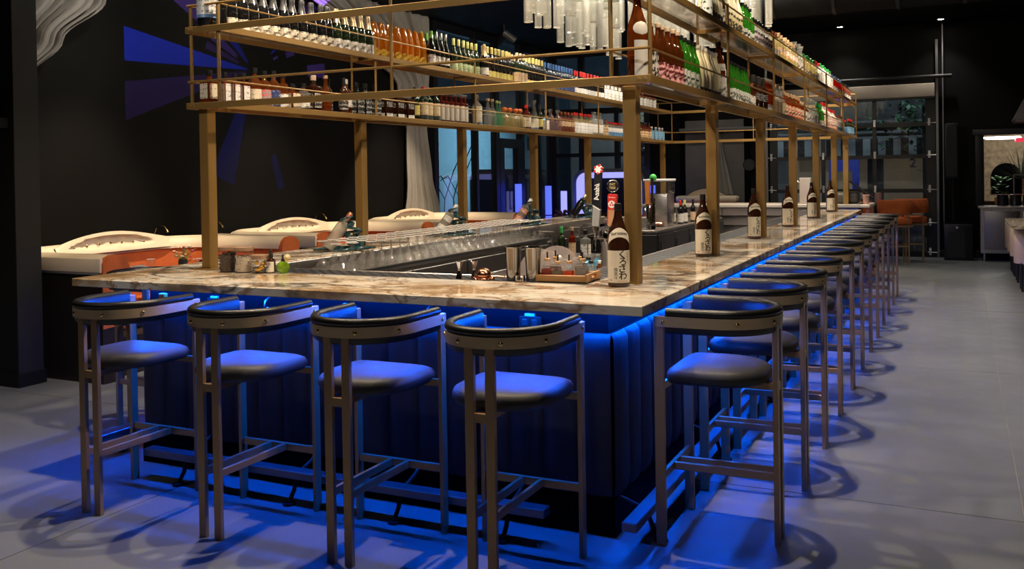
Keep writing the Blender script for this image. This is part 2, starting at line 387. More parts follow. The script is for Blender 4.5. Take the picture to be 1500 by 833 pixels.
for a in ((11.95, 12.13, 0, 2.12), (12.72, 12.9, 0, 2.12), (12.13, 12.72, 0, .25), (11.95, 12.9, 2.12, 2.30)):
    MB().box(XL-.11, XL+.005, a[0], a[1], a[2], a[3]).build('door_frame', FR, dr)
MB().box(XL-.065, XL-.055, 12.13, 12.72, .25, 2.12).build('glass_pane', WINGL, dr)
MB().cyl((XL+.05, 12.68, .9), (XL+.05, 12.68, 1.35), .014).box(XL, XL+.05, 12.67, 12.69, .93, .95).box(XL, XL+.05, 12.67, 12.69, 1.3, 1.32).build('door_handle', BLACKM, dr)
MB().box(XL-.065, XL-.055, 11.95, 12.9, 2.30, CZ-.1).build('transom_pane', WINGL, dr)
window('window_2', 'y', XL, 12.9, 14.5, [(12.9, 13.05), (13.78, 13.86), (14.38, 14.5)], [(0, .12), (2.85, 2.97), (CZ-.14, CZ)])
window('window_3', 'x', YB, XL, -4.55, [(XL, XL+.06), (-6.12, -6.0), (-5.32, -5.22), (-4.67, -4.55)], [(0, .12), (1.95, 2.03), (2.85, 2.97), (CZ-.14, CZ)])
# sectional glass garage door
gd = S(bpy.data.objects.new('door_2', None)); col.objects.link(gd)
GY = 14.42
cols_ = [(-2.12, -1.98), (-1.17, -1.10), (-.26, -.19), (.64, .80)]
for a, b in cols_: MB().box(a, b, GY, GY+.05, 0, 3.02).build('door_stile', FR, gd)
rz_ = [0, .6, 1.2, 1.82, 2.40, 2.96]
for i, z in enumerate(rz_): MB().box(-2.12, .8, GY-.004, GY+.054, z-.035 if i else 0, z+.035 if i else .1).build('door_rail', FR, gd)
for i in range(5):
    for k in range(3): MB().box(cols_[k][1], cols_[k+1][0], GY+.02, GY+.028, rz_[i]+.03, rz_[i+1]-.03).build('glass_pane', WINGL, gd)
HINGE = mat('zinc_hinge', (.55, .55, .55), .35, 1)
for z in rz_[:-1]+[2.9]:
    for x in (-2.09, -1.13, -.22, .70):
        zz = max(z, .07)
        MB().box(x-.02, x+.02, GY-.025, GY-.004, zz-.03, zz+.07, .003).box(x-.02, x+.02, GY-.02, GY-.004, zz+.075, zz+.1).build('hinge', HINGE, gd)
    MB().cyl((.66, GY-.02, max(z, .07)+.02), (.83, GY-.02, max(z, .07)+.02), .008).build('roller_pin', HINGE, gd)
    MB().cyl((-2.16, GY-.02, max(z, .07)+.02), (-2.0, GY-.02, max(z, .07)+.02), .008).build('roller_pin', HINGE, gd)
for x in (.835, -2.17): MB().box(x-.02, x+.02, GY-.05, GY+.0, 0, 3.9).build('track', mat('track_steel', (.22, .22, .22), .4, .9), gd)
MB().cyl((-2.4, GY-.1, 3.24), (1.08, GY-.1, 3.24), .035).build('torsion_shaft', mat('shaft_black', (.03, .03, .03), .4, .6), gd)
t = thing('roller_blind', 'beige rolled blind housing mounted above the glass garage door', 'blind', (-.65, GY-.07, 2.88))
MB().box(-1.45, 1.45, -.06, .05, 0, .24, .01).build('housing', mat('beige_fabric', (.42, .36, .29), .7), t); MB().box(-1.45, 1.45, -.064, .054, -.03, 0).build('bottom_bar', BLACKM, t)
ch = MB()
for i in range(110):
    z = .55+i*.033; o = .012*(i % 2)
    ch.tube([(-.007+o*0, 0, 0+z), (.007, 0, z+.016), (0, .006, z+.036)], .0075, 5)
tag(ch.build('pull_chain', mat('chain_steel', (.30, .30, .33), .4, .3), None, (.93, GY-.12, 0)), 'hanging steel pull chain beside the garage door track', 'chain')
# duct
t = thing('air_duct', 'large round black ventilation duct under the ceiling', 'duct', (0, 8.7, 3.86))
MB().cyl((-1.2, 0, 0), (4.5, 0, 0), .26, 28).build('pipe', BLACKW, t)
for k in range(8): MB().cyl((-1.0+k*.75, 0, 0), (-.96+k*.75, 0, 0), .27, 28).build('seam_ring', BLACKM, t)
for x in (.2, 1.6, 3): MB().cyl((x, 0, .25), (x, 0, .335), .01, 6).build('hanger', BLACKM, t)
# downlight fixtures in view
def downlight(loc, label):
    t = thing('downlight', label, 'ceiling light', loc, group='recessed ceiling downlights')
    MB().lathe([(.05, -.004), (.075, -.012), (.085, 0)], 20, None, False, False).build('trim_ring', BLACKM, t)
    MB().lathe([(.05, -.003), (.049, -.001)], 20).build('lens', emis('downlight_glow', (1, .86, .66), 90), t)
downlight((-.76, 14.0, CZ), 'bright recessed downlight over the garage door, left of the hanging chain')
downlight((.915, 14.0, CZ), 'bright recessed downlight directly above the hanging chain')
downlight((-5.25, 12.0, CZ), 'bright recessed downlight glinting behind the chandelier tubes')
t = thing('track_spotlight', 'black adjustable twin-head spotlight fixed high beside the dark storefront', 'spotlight', (-5.9, 10.6, CZ))
MB().cyl((0, 0, 0), (0, 0, -.14), .02).build('stem', BLACKM, t)
MB().cyl((0, .02, -.14), (-.16, .1, -.30), .06, 16).build('lamp_head', BLACKM, t); MB().cyl((0, -.02, -.14), (.16, .1, -.28), .06, 16).build('lamp_head', mat('head_grey', (.1, .1, .1), .4), t)

# projector throwing blue wedges of light on the black wall
def gobo():
    l = bpy.data.lights.new('gobo_projector', 'SPOT'); l.energy = 900; l.spot_size = R(120); l.spot_blend = .1; l.shadow_soft_size = .004; l.use_nodes = True
    nt = l.node_tree; em = nt.nodes['Emission']
    o = bpy.data.objects.new('gobo_projector', l); col.objects.link(o)
    P = Vector((-3.5, 5.2, 3.95)); o.location = P
    # local -Z -> world -X ; local X -> world +Y ; local Y -> world +Z
    o.matrix_world = Matrix(((0, 0, 1, P.x), (1, 0, 0, P.y), (0, 1, 0, P.z), (0, 0, 0, 1)))
    D = P.x-XL
    def math_(op, a, b=None):
        n = nt.nodes.new('ShaderNodeMath'); n.operation = op
        for i, q in enumerate((a, b)):
            if q is None: continue
            if isinstance(q, (int, float)): n.inputs[i].default_value = q
            else: nt.links.new(q, n.inputs[i])
        return n.outputs[0]
    tc = nt.nodes.new('ShaderNodeTexCoord'); sx = nt.nodes.new('ShaderNodeSeparateXYZ'); nt.links.new(tc.outputs['Normal'], sx.inputs[0])
    az = math_('ABSOLUTE', sx.outputs[2])
    yy = math_('ADD', math_('MULTIPLY', math_('DIVIDE', sx.outputs[0], az), D), P.y-5.223)
    zz = math_('ADD', math_('MULTIPLY', math_('DIVIDE', sx.outputs[1], az), D), P.z-2.951)
    th = math_('MULTIPLY', math_('ARCTAN2', zz, yy), 180/pi)
    th = math_('MODULO', math_('ADD', th, 360), 360)
    rad = math_('SQRT', math_('ADD', math_('MULTIPLY', yy, yy), math_('MULTIPLY', zz, zz)))
    tot = {'b': None, 'v': None}
    for a0, a1, r0_, r1_, s, c in ((171.6, 182.3, .1, 9, 1.0, 'b'), (188.7, 200, .1, 9, .17, 'v'), (140.5, 152, 1.03, 2.4, .45, 'v'), (128, 142, .12, .52, .5, 'b'),
                               (147, 157, .3, .75, .35, 'v'), (240, 256, .5, 1.45, .38, 'b'), (286, 291, 1.1, 1.55, .5, 'b'), (34, 37, .42, .52, 1., 'b'),
                               (23, 27, .42, .52, .6, 'v'), (19, 25, .68, .85, .6, 'v'), (1, 9, 1.06, 1.44, .9, 'v'), (36.5, 42.5, 1.3, 2.4, .6, 'v'), (325, 334, .28, .37, .8, 'v'),
                               (160, 167, .25, .8, .22, 'v')):
        k = math_('LESS_THAN', math_('ABSOLUTE', math_('SUBTRACT', th, (a0+a1)/2)), (a1-a0)/2)
        k = math_('MULTIPLY', k, math_('GREATER_THAN', rad, r0_)); k = math_('MULTIPLY', k, math_('LESS_THAN', rad, r1_)); k = math_('MULTIPLY', k, s)
        tot[c] = k if tot[c] is None else math_('ADD', tot[c], k)
    edge = math_('GREATER_THAN', yy, 3.295-5.223)
    lim = math_('MULTIPLY', edge, math_('LESS_THAN', yy, 1.6))
    cb = nt.nodes.new('ShaderNodeCombineColor')
    nt.links.new(math_('MULTIPLY', math_('ADD', math_('MULTIPLY', tot['b'], .02), math_('MULTIPLY', tot['v'], .30)), lim), cb.inputs[0])
    nt.links.new(math_('MULTIPLY', math_('ADD', math_('MULTIPLY', tot['b'], .06), math_('MULTIPLY', tot['v'], .14)), lim), cb.inputs[1])
    nt.links.new(math_('MULTIPLY', math_('ADD', tot['b'], tot['v']), lim), cb.inputs[2])
    nt.links.new(cb.outputs[0], em.inputs[0]); em.inputs[1].default_value = 5
    t = thing('effect_projector', 'small black effect projector hung from the ceiling facing the left wall', 'projector', (P.x+.02, P.y, P.z))
    MB().box(.0, .28, -.09, .09, -.08, .08, .01).build('body', BLACKM, t); MB().cyl((.14, 0, .08), (.14, 0, CZ-P.z), .015).build('stem', BLACKM, t)
gobo()

# ================================================================== BAR
HT = 1.07
MATM = mat('ribbed_bar_mat', (.035, .036, .04), .38, .3, var=.1)
_nt = MATM.node_tree; _b = _nt.nodes['Principled BSDF']
_w = _nt.nodes.new('ShaderNodeTexWave'); _w.wave_type = 'BANDS'; _w.bands_direction = 'DIAGONAL'; _w.inputs['Scale'].default_value = 9; _w.inputs['Distortion'].default_value = 0
_tc = _nt.nodes.new('ShaderNodeTexCoord'); lk(_nt, _tc.outputs['Object'], _w.inputs['Vector'])
_bp = _nt.nodes.new('ShaderNodeBump'); _bp.inputs['Strength'].default_value = .8; _bp.inputs['Distance'].default_value = .012; lk(_nt, _w.outputs['Fac'], _bp.inputs['Height']); lk(_nt, _bp.outputs[0], _b.inputs['Normal'])
bar = thing('bar_counter', 'long cream marble counter with brown and black veins wrapping the bar', 'counter', (0, 0, 0))
T0 = HT-.044
MB().box(-2.868, 0, 0, .62, T0, HT, .003).build('marble_slab', MARBLE, bar)
MB().box(-.50, 0, .621, 9.37, T0, HT, .003).build('marble_slab', MARBLE, bar)
MB().box(-3.404, -2.87, 0, 7.3, T0, HT, .003).build('marble_slab', MARBLE, bar)
# ribbed bar mats and steel drip rails on the inside edge
MB().box(-2.835, -.50, .621, .86, 1.0, 1.066).box(-.70, -.501, .86, 9.3, 1.0, 1.066).build('drip_rail', MATM, bar)
MB().box(-.715, -.695, .86, 9.3, .98, 1.069, .003).box(-2.835, -.715, .855, .872, .98, 1.069, .003).build('steel_edge', STEEL, bar)
MB().box(-2.872, -2.835, .62, 7.3, .985, 1.062, .003).build('steel_edge', STEEL, bar)
# bar body with upholstered channels
base = thing('upholstered_bar', 'navy channel-tufted front of the bar under the marble counter', 'bar front', (0, 0, 0))
MB().box(-3.08, -.22, .22, .50, 0, .905).box(-.50, -.22, .5, 9.3, 0, .905).box(-3.08, -2.86, .5, 7.2, 0, .905).build('core', DARKPAINT, base)
MB().box(-3.06, -.24, .245, .5, .905, T0).box(-.48, -.24, .5, 9.28, .905, T0).box(-3.06, -2.87, .5, 7.18, .905, T0).build('recess_panel', DARKPAINT, base)
def channel_mesh(w_):
    h = .725; b = MB()
    def fn(u, v):
        a = (u-.5)*2; e = max(0, 1-abs(a)**2.6)**.5
        z = .18+h*min(1, v/.9); tp = 1.0
        if v > .9:
            q = (v-.9)/.1; tp = cos(q*pi/2); z = .18+h-.03+.03*sin(q*pi/2)
        else: z = .18+(h-.03)*v/.9
        if v < .06: tp *= .6+.4*v/.06
        return ((u-.5)*w_, -(.012+.022*e)*tp, z)
    b.grid(fn, 8, 12)
    return b.mesh('channel', VELVET, True, 60)
CW = 2.86/17
cm = channel_mesh(CW)
for k in range(17): link('padded_channel', cm, base, (-.22-CW*(k+.5), .22, 0))
cm2 = channel_mesh(.172)
for k in range(52): link('padded_channel', cm2, base, (-.22, .22+.172*(k+.5), 0), pi/2)
for k in range(40): link('padded_channel', cm2, base, (-3.08, .22+.172*(k+.5), 0), -pi/2)
MB().box(-3.09, -.21, .205, .22, 0, .17).box(-.22, -.205, .205, 9.3, 0, .17).box(-3.095, -3.08, .205, 6.7, 0, .17).build('kick_plate', DARKPAINT, base)
# LED strips under the overhang
LED = emis('blue_led', (.001, .10, 1), 390)
led = thing('led_strip', 'glowing blue light strip tucked under the marble counter overhang', 'light strip', (0, 0, 0))
for a in ((-3.1, -.17, .165, .177), (-.177, -.165, .165, 9.3), (-3.132, -3.12, .165, 2.2)):
    MB().box(a[0], a[1], a[2], a[3], T0-.011, T0-.005).build('light_tape', LED, led)
    MB().box(a[0]-.004, a[1]+.004, a[2]-.004, a[3]+.004, T0-.005, T0).build('channel', STEEL, led)
# power outlets and bag hooks
for i, (x, nm) in enumerate(((-2.55, 'leftmost'), (-1.65, 'second from left'), (-.62, 'rightmost'))):
    t = thing('power_outlet', 'black power outlet with white tag under the front counter edge, %s of three' % nm, 'outlet', (x, .233, .935), group='outlets under the counter')
    MB().box(-.055, .055, -.012, .01, -.028, .028, .003).build('plate', BLACKM, t)
    for q in (-.025, .025): MB().box(q-.014, q+.014, -.016, -.012, -.016, .016, .002).build('socket', mat('socket_grey', (.012, .012, .013), .5), t)
    MB().box(-.024, .024, -.014, .0, .03, .042).build('tag', mat('white_tag', (.30, .30, .30), .5), t)
for i, x in enumerate((-2.15, -1.15, -.38)):
    tag(MB().tube([(x, .243, .99), (x, .2, .985), (x, .175, .97), (x, .17, .945), (x, .185, .925), (x, .2, .935)], .005, 6).build('bag_hook', STEEL), 'curved steel bag hook under the front counter, number %s from the right' % ('three', 'two', 'one')[i], 'hook', 'bag hooks under the counter')
tag(MB().box(-2.905, -2.86, .16, .19, .93, .985, .004).build('lock_tag', mat('orange_plastic', (.9, .16, .03), .4)), 'orange plastic tag hanging at the left end under the counter', 'tag')
# foot rails
def footrail(nm, label, x0, x1, y0, y1, feet):
    t = thing('foot_rail', label, 'foot rail', (0, 0, 0), group='foot rails round the bar')
    MB().box(x0, x1, y0, y1, .118, .158, .004).build('rail', mat('rail_steel', (.2, .2, .22), .4, .9), t)
    for (fx, fy, dx, dy) in feet:
        b = MB().tube([(fx-dx*.0, fy-dy*.0, .12), (fx-dx*.02, fy-dy*.02, .06), (fx-dx*.06, fy-dy*.06, .012)], .011, 8).cyl((fx-dx*.06, fy-dy*.06, 0), (fx-dx*.06, fy-dy*.06, .012), .032)
        b.tube([(fx, fy, .13), (fx+dx*.12, fy+dy*.12, .17), (fx+dx*.2, fy+dy*.2, .21)], .009, 8)
        b.build('bracket', BLACKM, t)
footrail('f', 'flat steel foot rail along the short front of the bar', -2.86, -.46, -.005, .065, [(x, .03, 0, 1) for x in (-2.58, -1.84, -1.22, -.65)])
footrail('r', 'flat steel foot rail along the right long side of the bar', -.105, -.038, .0, 9.2, [(-.07, y, -1, 0) for y in (.25, 1.5, 2.9, 4.3, 5.7, 7.1, 8.6)])
footrail('l', 'flat steel foot rail along the left long side of the bar', -3.35, -3.285, .02, 6.6, [(-3.318, y, 1, 0) for y in (.3, 1.8, 3.4, 5.0, 6.4)])

# ------------------------------------------------------------------ bar stools
def make_stool():
    t = thing('bar_stool', 'x', 'bar stool')
    # local: faces +y, front legs at y=.225, back legs at y=-.225
    for s in (-1, 1):
        MB().box(s*.232-.009, s*.232+.009, .20, .245, 0, 1.0, .002).build('front_leg', LEGM, t)
    for s in (-1, 1):
        MB().box(s*.045-.02, s*.045+.02, -.252, -.230, 0, .985, .002).build('back_leg', LEGM, t)
    MB().box(-.223, .223, .212, .232, .278, .312, .002).build('crossbar', LEGM, t)
    for s in (-1, 1): MB().box(s*.045-.009, s*.045+.009, -.23, .212, .278, .312, .002).build('footrest_bar', LEGM, t)
    MB().box(-.025, .025, -.25, -.232, .665, .70).box(-.223, .223, .214, .232, .668, .70, .002).box(-.03, .03, -.23, .214, .668, .697).build('seat_bracket', LEGM, t)
    # U band
    path = [(-.243, .235), (-.243, .15)]
    n = 22
    for k in range(n+1):
        a = pi+pi*k/n; path.append((.243*cos(a), -.01+.246*sin(a)))
    path += [(.243, .15), (.243, .235)]
    MB().sweep(path, [(0, .955), (.007, .955), (.007, 1.0), (0, 1.0)]).build('back_band', BANDM, t)
    # padded rail: a roll on top with a lower flap inside the band
    sec = []
    for k in range(9):
        a = -pi*.35+pi*1.35*k/8
        sec.append((-.012+.021*cos(a), 1.016+.019*sin(a)))
    sec += [(-.036, 1.0), (-.037, .955), (-.03, .93), (-.014, .924), (-.002, .935), (-.0015, .998)]
    pd = MB(); pd.sweep([(-.243, .19)]+path[1:-1]+[(.243, .19)], sec); pd.build('back_pad', LEATHER, t, None, True, 50)
    sm = MB().lathe([(.009, 0), (.009, .003), (.006, .006), (.001, .007)], 12).mesh('screw', SCREW)
    for a in (205, 248, 292, 335):
        x, y = .25*cos(R(a)), -.01+.253*sin(R(a))
        o = link('screw', sm, t, (x, y, .977)); o.rotation_euler = Vector((cos(R(a)), sin(R(a)), 0)).to_track_quat('Z', 'Y').to_euler()
    for s in (-1, 1):
        o = link('screw', sm, t, (s*.25, .2, .977)); o.rotation_euler = (0, s*pi/2, 0)
    # seat cushion: rounded back, straighter front
    out = []
    N = 40
    for k in range(N):
        a = 2*pi*k/N; c, s_ = cos(a), sin(a)
        p = 9 if s_ > 0 else 2.3
        r_ = (abs(c)**p+abs(s_)**p)**(-1/p)
        out.append((.226*c*r_, .0+.212*s_*r_))
    b = MB(); lv = [(.80, .70), (.94, .702), (1.0, .722), (1.0, .738), (.96, .756), (.86, .768), (.62, .776), (.3, .779), (.02, .78)]
    v = [(x*sc_, .005+(y-.005)*sc_, z) for sc_, z in lv for x, y in out]; f_ = []
    for i in range(len(lv)-1):
        for k in range(N): f_.append((i*N+k, i*N+(k+1) % N, (i+1)*N+(k+1) % N, (i+1)*N+k))
    f_.append(tuple(reversed(range(N)))); f_.append(tuple((len(lv)-1)*N+k for k in range(N)))
    b.add(v, f_).build('seat', mat('seat_leather', (.032, .032, .033), .5, 0, var=.12, vscale=20, bump=.1, bscale=200, spec=.3), t, None, True, 60)
    return t
stool = make_stool()
ordn = ['first', 'second', 'third', 'fourth', 'fifth', 'sixth', 'seventh', 'eighth', 'ninth', 'tenth', 'eleventh', 'twelfth']
ordn += [q+'teenth' for q in ('thir', 'four', 'fif', 'six', 'seven', 'eigh', 'nine')]+['twentieth']+['twenty-'+q for q in ordn[:9]]+['thirtieth']
G1 = 'black and bronze bar stools'
for i, x in enumerate((-2.655, -1.888, -1.172, -.495)):
    o = stool if i == 0 else dup(stool, (0, 0, 0))
    o.location = (x, -.262, 0)
    tag(o, 'black leather bar stool with bronze legs, %s from the left at the short front' % ordn[i], 'bar stool', G1)
for i, y in enumerate((.45, 1.20, 1.96, 2.73, 3.50, 4.26, 5.02, 5.78, 6.54, 7.30, 8.06, 8.82)):
    o = dup(stool, (.226, y, 0), pi/2, 'black leather bar stool, %s along the right long side from the near corner' % ordn[i], G1)
for i, y in enumerate((.75, 1.55)):
    dup(stool, (-3.62, y, 0), -pi/2, '%s bar stool on the left side of the bar, behind the leftmost front stool' % ('nearer', 'farther')[i], G1)

# ------------------------------------------------------------------ bottle rack
rk = thing('bottle_rack', 'satin bronze two-tier bottle rack standing on posts around the bar', 'rack', (0, 0, 0))
PY_ = [.66+1.6*k for k in range(7)]
PYR = [.73, 2.37, 4.0, 5.6, 7.2, 8.85, 10.2]
XR, XLr = -.28, -3.0
Z1, Z2, TS = 2.09, 2.553, .038
pm = MB().box(-.035, .035, -.035, .035, HT, Z1-TS, .003).mesh('post', BRASS)
pm2 = MB().box(-.035, .035, -.035, .035, 1.115, Z1-TS, .003).mesh('post', BRASS)
pm3 = MB().box(-.035, .035, -.035, .035, 0, Z1-TS, .003).mesh('post', BRASS)
bpm = MB().box(-.085, .085, -.085, .085, HT, HT+.006, .001).mesh('base_plate', BRASS)
for x in (XR, XLr):
    for y in (PYR if x == XR else PY_):
        if y > 9.5: p = link('post', pm2, rk, (x, y, 0))
        elif x == XLr and y > 8: p = link('post', pm3, rk, (x, y, 0))
        else: p = link('post', pm, rk, (x, y, 0))
        if x == XLr and y < 8: link('base_plate', bpm, p)
X0, X1, X2, X3 = -3.09, -2.83, -.36, -.13; Y0, Y1 = .579, 10.30
def beam(x0, x1, y0, y1, z): MB().box(x0, x1, y0, y1, z-TS, z, .002).build('beam', BRASS, rk)
for z in (Z1, Z2):
    for xo in (X0, X1-.02, X2, X3-.02): beam(xo, xo+.02, Y0+.02, Y1-.02, z)
    beam(X0, X3, Y0, Y0+.02, z); beam(X0, X3, Y1-.02, Y1, z)
    for y in PY_[1:-1]:
        for a, b in ((X0+.02, X1-.02), (X2+.02, X3-.02)): MB().box(a, b, y-.012, y+.012, z-TS, z-.014).build('cross_bar', BRASS, rk)
    for a, b in ((X0+.02, X1-.02), (X2+.02, X3-.02)):
        for k in range(6): MB().box(a, b, PY_[k]-.08+(.0 if k else .03), PY_[k+1]-.085, z-.012, z-.002).build('glass_shelf', GLASS_SH, rk)
    # guard rails (round bar) at the outside and inside edges
    zr = z+.13
    for xo in (X0+.012, X1-.012, X2+.012, X3-.012): MB().cyl((xo, Y0+.01, zr), (xo, Y1-.01, zr), .0055, 8).build('guard_rail', BRASS, rk)
    for yo in (Y0+.012, Y1-.012): MB().cyl((X0+.01, yo, zr), (X3-.01, yo, zr), .0075, 8).build('guard_rail', BRASS, rk)
um = MB().cyl((0, 0, Z1), (0, 0, Z2+.14), .0085, 10).mesh('upright', BRASS)
um2 = MB().cyl((0, 0, Z1), (0, 0, Z2+.14), .011, 10).mesh('upright', BRASS)
for k, y in enumerate([Y0+.03]+PY_[1:6]+[Y1-.03]):
    for x in (X0+.02, X1-.02, X2+.02, X3-.012): link('upright', um2 if k == 0 else um, rk, (x, y, 0))
for x in (-1.6,):
    for y in (Y0+.011, Y1-.011): link('upright', um, rk, (x, y, 0))
dm = MB().lathe([(.012, 0), (.012, .0015), (.010, .002)], 16).mesh('bolt_cover', BRASS)
for z in (Z1, Z2):
    for x in (X0+.03, X0+.055, X3-.06, X3-.03):
        o = link('bolt_cover', dm, rk, (x, Y0+.0003, z-TS/2)); o.rotation_euler = (pi/2, 0, 0)

# ================================================================== BOTTLES
def gcol(n, tint, den=.12, body=None): return glass('glass_'+n, tint, den, .04, body)
GC = dict(amber=gcol('amber', (.72, .26, .05), .22, (.55, .16, .03)), redam=gcol('red_amber', (.55, .12, .03), .3, (.35, .05, .02)), clear=gcol('clear', (.95, .96, .94), .15, (.82, .82, .77)),
          pale=gcol('pale_gold', (.92, .86, .62), .25, (.8, .72, .45)), green=gcol('bright_green', (.20, .62, .12), .4, (.10, .40, .05)), gtint=gcol('green_tint', (.6, .9, .72), .2, (.35, .75, .5)),
          brown=gcol('brown', (.42, .15, .03), .3, (.24, .075, .015)), dgreen=mat('glass_dark_green', (.012, .022, .010), .08, 0, var=.2, coat=.5), black=mat('glass_black', (.008, .008, .009), .07, 0, var=.2, coat=.5),
          dbrown=mat('glass_dark_brown', (.03, .010, .005), .06, 0, var=.2, coat=.5), milky=mat('milky_bottle', (.90, .84, .58), .25, var=.05), frost=gcol('frosted', (.85, .87, .87), .45, (.75, .77, .77)),
          white=mat('white_bottle', (.75, .73, .68), .3, var=.06), blue=mat('blue_bottle', (.10, .32, .50), .3), pink=mat('pink_bottle', (.75, .10, .22), .3), red=gcol('red', (.7, .04, .03), .4, (.55, .02, .02)),
          pinkc=gcol('pink_clear', (.95, .8, .78), .18, (.8, .6, .58)), rose=gcol('rose_amber', (.8, .42, .3), .3, (.6, .25, .17)), wrap=glass('orange_wrap', (.98, .52, .07), .42, .10, (.85, .36, .02), .10),
          dblue=mat('glass_blue_black', (.008, .014, .03), .1, 0, var=.2, coat=.5), crystal=mat('crystal_white', (.8, .78, .74), .15))
CAP = dict(black=mat('cap_black', (.012, .012, .013), .35), white=mat('cap_white', (.75, .72, .68), .4), red=mat('cap_red', (.65, .03, .03), .35), green=mat('cap_green', (.04, .38, .10), .35), lime=mat('cap_lime', (.62, .62, .22), .4),
           silver=mat('cap_silver', (.6, .6, .6), .25, .9), grey=mat('foil_grey', (.11, .11, .115), .3, .6), gold=mat('foil_gold', (.62, .46, .27), .35, .5), beige=mat('cap_beige', (.62, .48, .33), .5), yellow=mat('cap_yellow', (.75, .62, .22), .4),
           blue=mat('cap_blue', (.07, .16, .38), .35), orange=mat('cap_orange', (.85, .20, .05), .4), cork=mat('cork', (.52, .35, .20), .8), copper=mat('cap_copper', (.5, .16, .08), .35, .5), bgreen=mat('cap_bright_green', (.20, .50, .06), .4), clearc=GC['clear'], pink=mat('cap_pink', (.8, .25, .3), .4))
CRM = (.72, .62, .46); WHT = (.78, .75, .70)
LB = dict(plainwhite=mat('label_plain_white', (.62, .58, .50), .5), cream=label_mat('label_cream', CRM, (.2, .13, .08), .35), white=label_mat('label_white', WHT, (.12, .1, .1), .3), script=label_mat('label_script', (.78, .70, .55), (.03, .02, .02), .5, None, (14, 14, 40)),
          floral=label_mat('label_floral', (.35, .28, .28), (.75, .08, .10), .8), navy=label_mat('label_navy', (.03, .05, .16), (.7, .7, .75), .2), bwl=label_mat('label_black', (.02, .02, .02), (.5, .5, .47), .75),
          yellow=label_mat('label_yellow', (.68, .56, .16), (.3, .2, .05), .3), green=label_mat('label_green', (.55, .60, .35), (.12, .25, .1), .7), whisk=label_mat('label_whisky', (.70, .60, .38), (.55, .04, .03), .25, ((.05, .07, .06), .28)),
          cream_blue=label_mat('label_cream_blue', (.72, .64, .48), (.45, .40, .3), .4, ((.08, .2, .42), .1)), blueband=label_mat('label_blue_foot', WHT, (.5, .1, .1), .2, ((.12, .28, .48), .5)), beige=label_mat('label_beige', (.60, .42, .26), (.3, .2, .1), .3),
          pinkl=label_mat('label_pink', (.78, .38, .38), (.12, .01, .015), 1.1, None, (11, 11, 11)), soju=label_mat('label_grey', (.62, .65, .61), (.03, .04, .03), .7, None, (15, 15, 10)), black=label_mat('label_black_foot', (.015, .015, .017), (.1, .1, .1), .2),
          purple=label_mat('label_purple', (.66, .62, .62), (.10, .05, .09), .95, None, (16, 16, 9)), rorange=label_mat('label_orange_print', WHT, (.8, .2, .06), .8), redcream=label_mat('label_red_cream', (.72, .58, .42), (.6, .04, .03), .9), cloud=label_mat('label_cloud', (.70, .70, .68), (.25, .25, .26), .6, ((.15, .28, .5), .18)),
          bw=label_mat('label_striped', (.65, .63, .6), (.02, .02, .02), 1.0, None, (40, 40, 12)), blue=label_mat('label_blue', (.15, .35, .55), (.7, .75, .8), .3), brownl=label_mat('label_tan', (.66, .46, .26), (.15, .06, .03), .7), yblack=label_mat('label_black_print', (.66, .58, .30), (.02, .02, .02), 1.1, None, (14, 14, 9)))
SEG = 14
def prof(shape, h, r):
    """(radius, z) outline of the glass, and the z where the cap starts, and the neck radius"""
    if shape == 'bord': return [(r*.9, 0), (r, .006), (r, h*.60), (r*.92, h*.66), (r*.6, h*.71), (r*.38, h*.76), (r*.36, h*.97), (r*.38, h)], h*.80, r*.42
    if shape == 'burg': return [(r*.9, 0), (r, .006), (r, h*.45), (r*.93, h*.54), (r*.7, h*.64), (r*.45, h*.74), (r*.36, h*.80), (r*.34, h)], h*.80, r*.40
    if shape == 'champ': return [(r*.9, 0), (r, .008), (r, h*.48), (r*.93, h*.56), (r*.68, h*.67), (r*.45, h*.76), (r*.36, h*.86), (r*.36, h*.97)], h*.70, r*.5
    if shape == 'tall': return [(r*.9, 0), (r, .006), (r, h*.56), (r*.94, h*.62), (r*.66, h*.72), (r*.42, h*.82), (r*.36, h*.9), (r*.38, h*.97)], h*.93, r*.44
    if shape == 'round': return [(r*.92, 0), (r, .008), (r, h*.58), (r*.95, h*.64), (r*.7, h*.71), (r*.36, h*.76), (r*.34, h*.86), (r*.36, h*.9)], h*.87, r*.42
    if shape == 'squat': return [(r*.85, 0), (r, .012), (r, h*.40), (r*.92, h*.52), (r*.7, h*.61), (r*.36, h*.68), (r*.32, h*.78), (r*.34, h*.8)], h*.79, r*.42
    if shape == 'bell': return [(r*.8, 0), (r*.9, .008), (r, h*.30), (r*.92, h*.44), (r*.62, h*.60), (r*.36, h*.72), (r*.30, h*.86), (r*.32, h*.92)], h*.91, r*.4
    if shape == 'slim': return [(r*.95, 0), (r, .006), (r, h*.66), (r*.9, h*.70), (r*.45, h*.73), (r*.40, h*.9), (r*.42, h*.95)], h*.88, r*.46
    if shape == 'wrap': return [(r, 0), (r*1.05, .01), (r*1.03, h*.5), (r*.98, h*.62), (r*.78, h*.76), (r*.6, h*.88), (r*.5, h*.96), (r*.25, h)], None, 0
_bm = {}
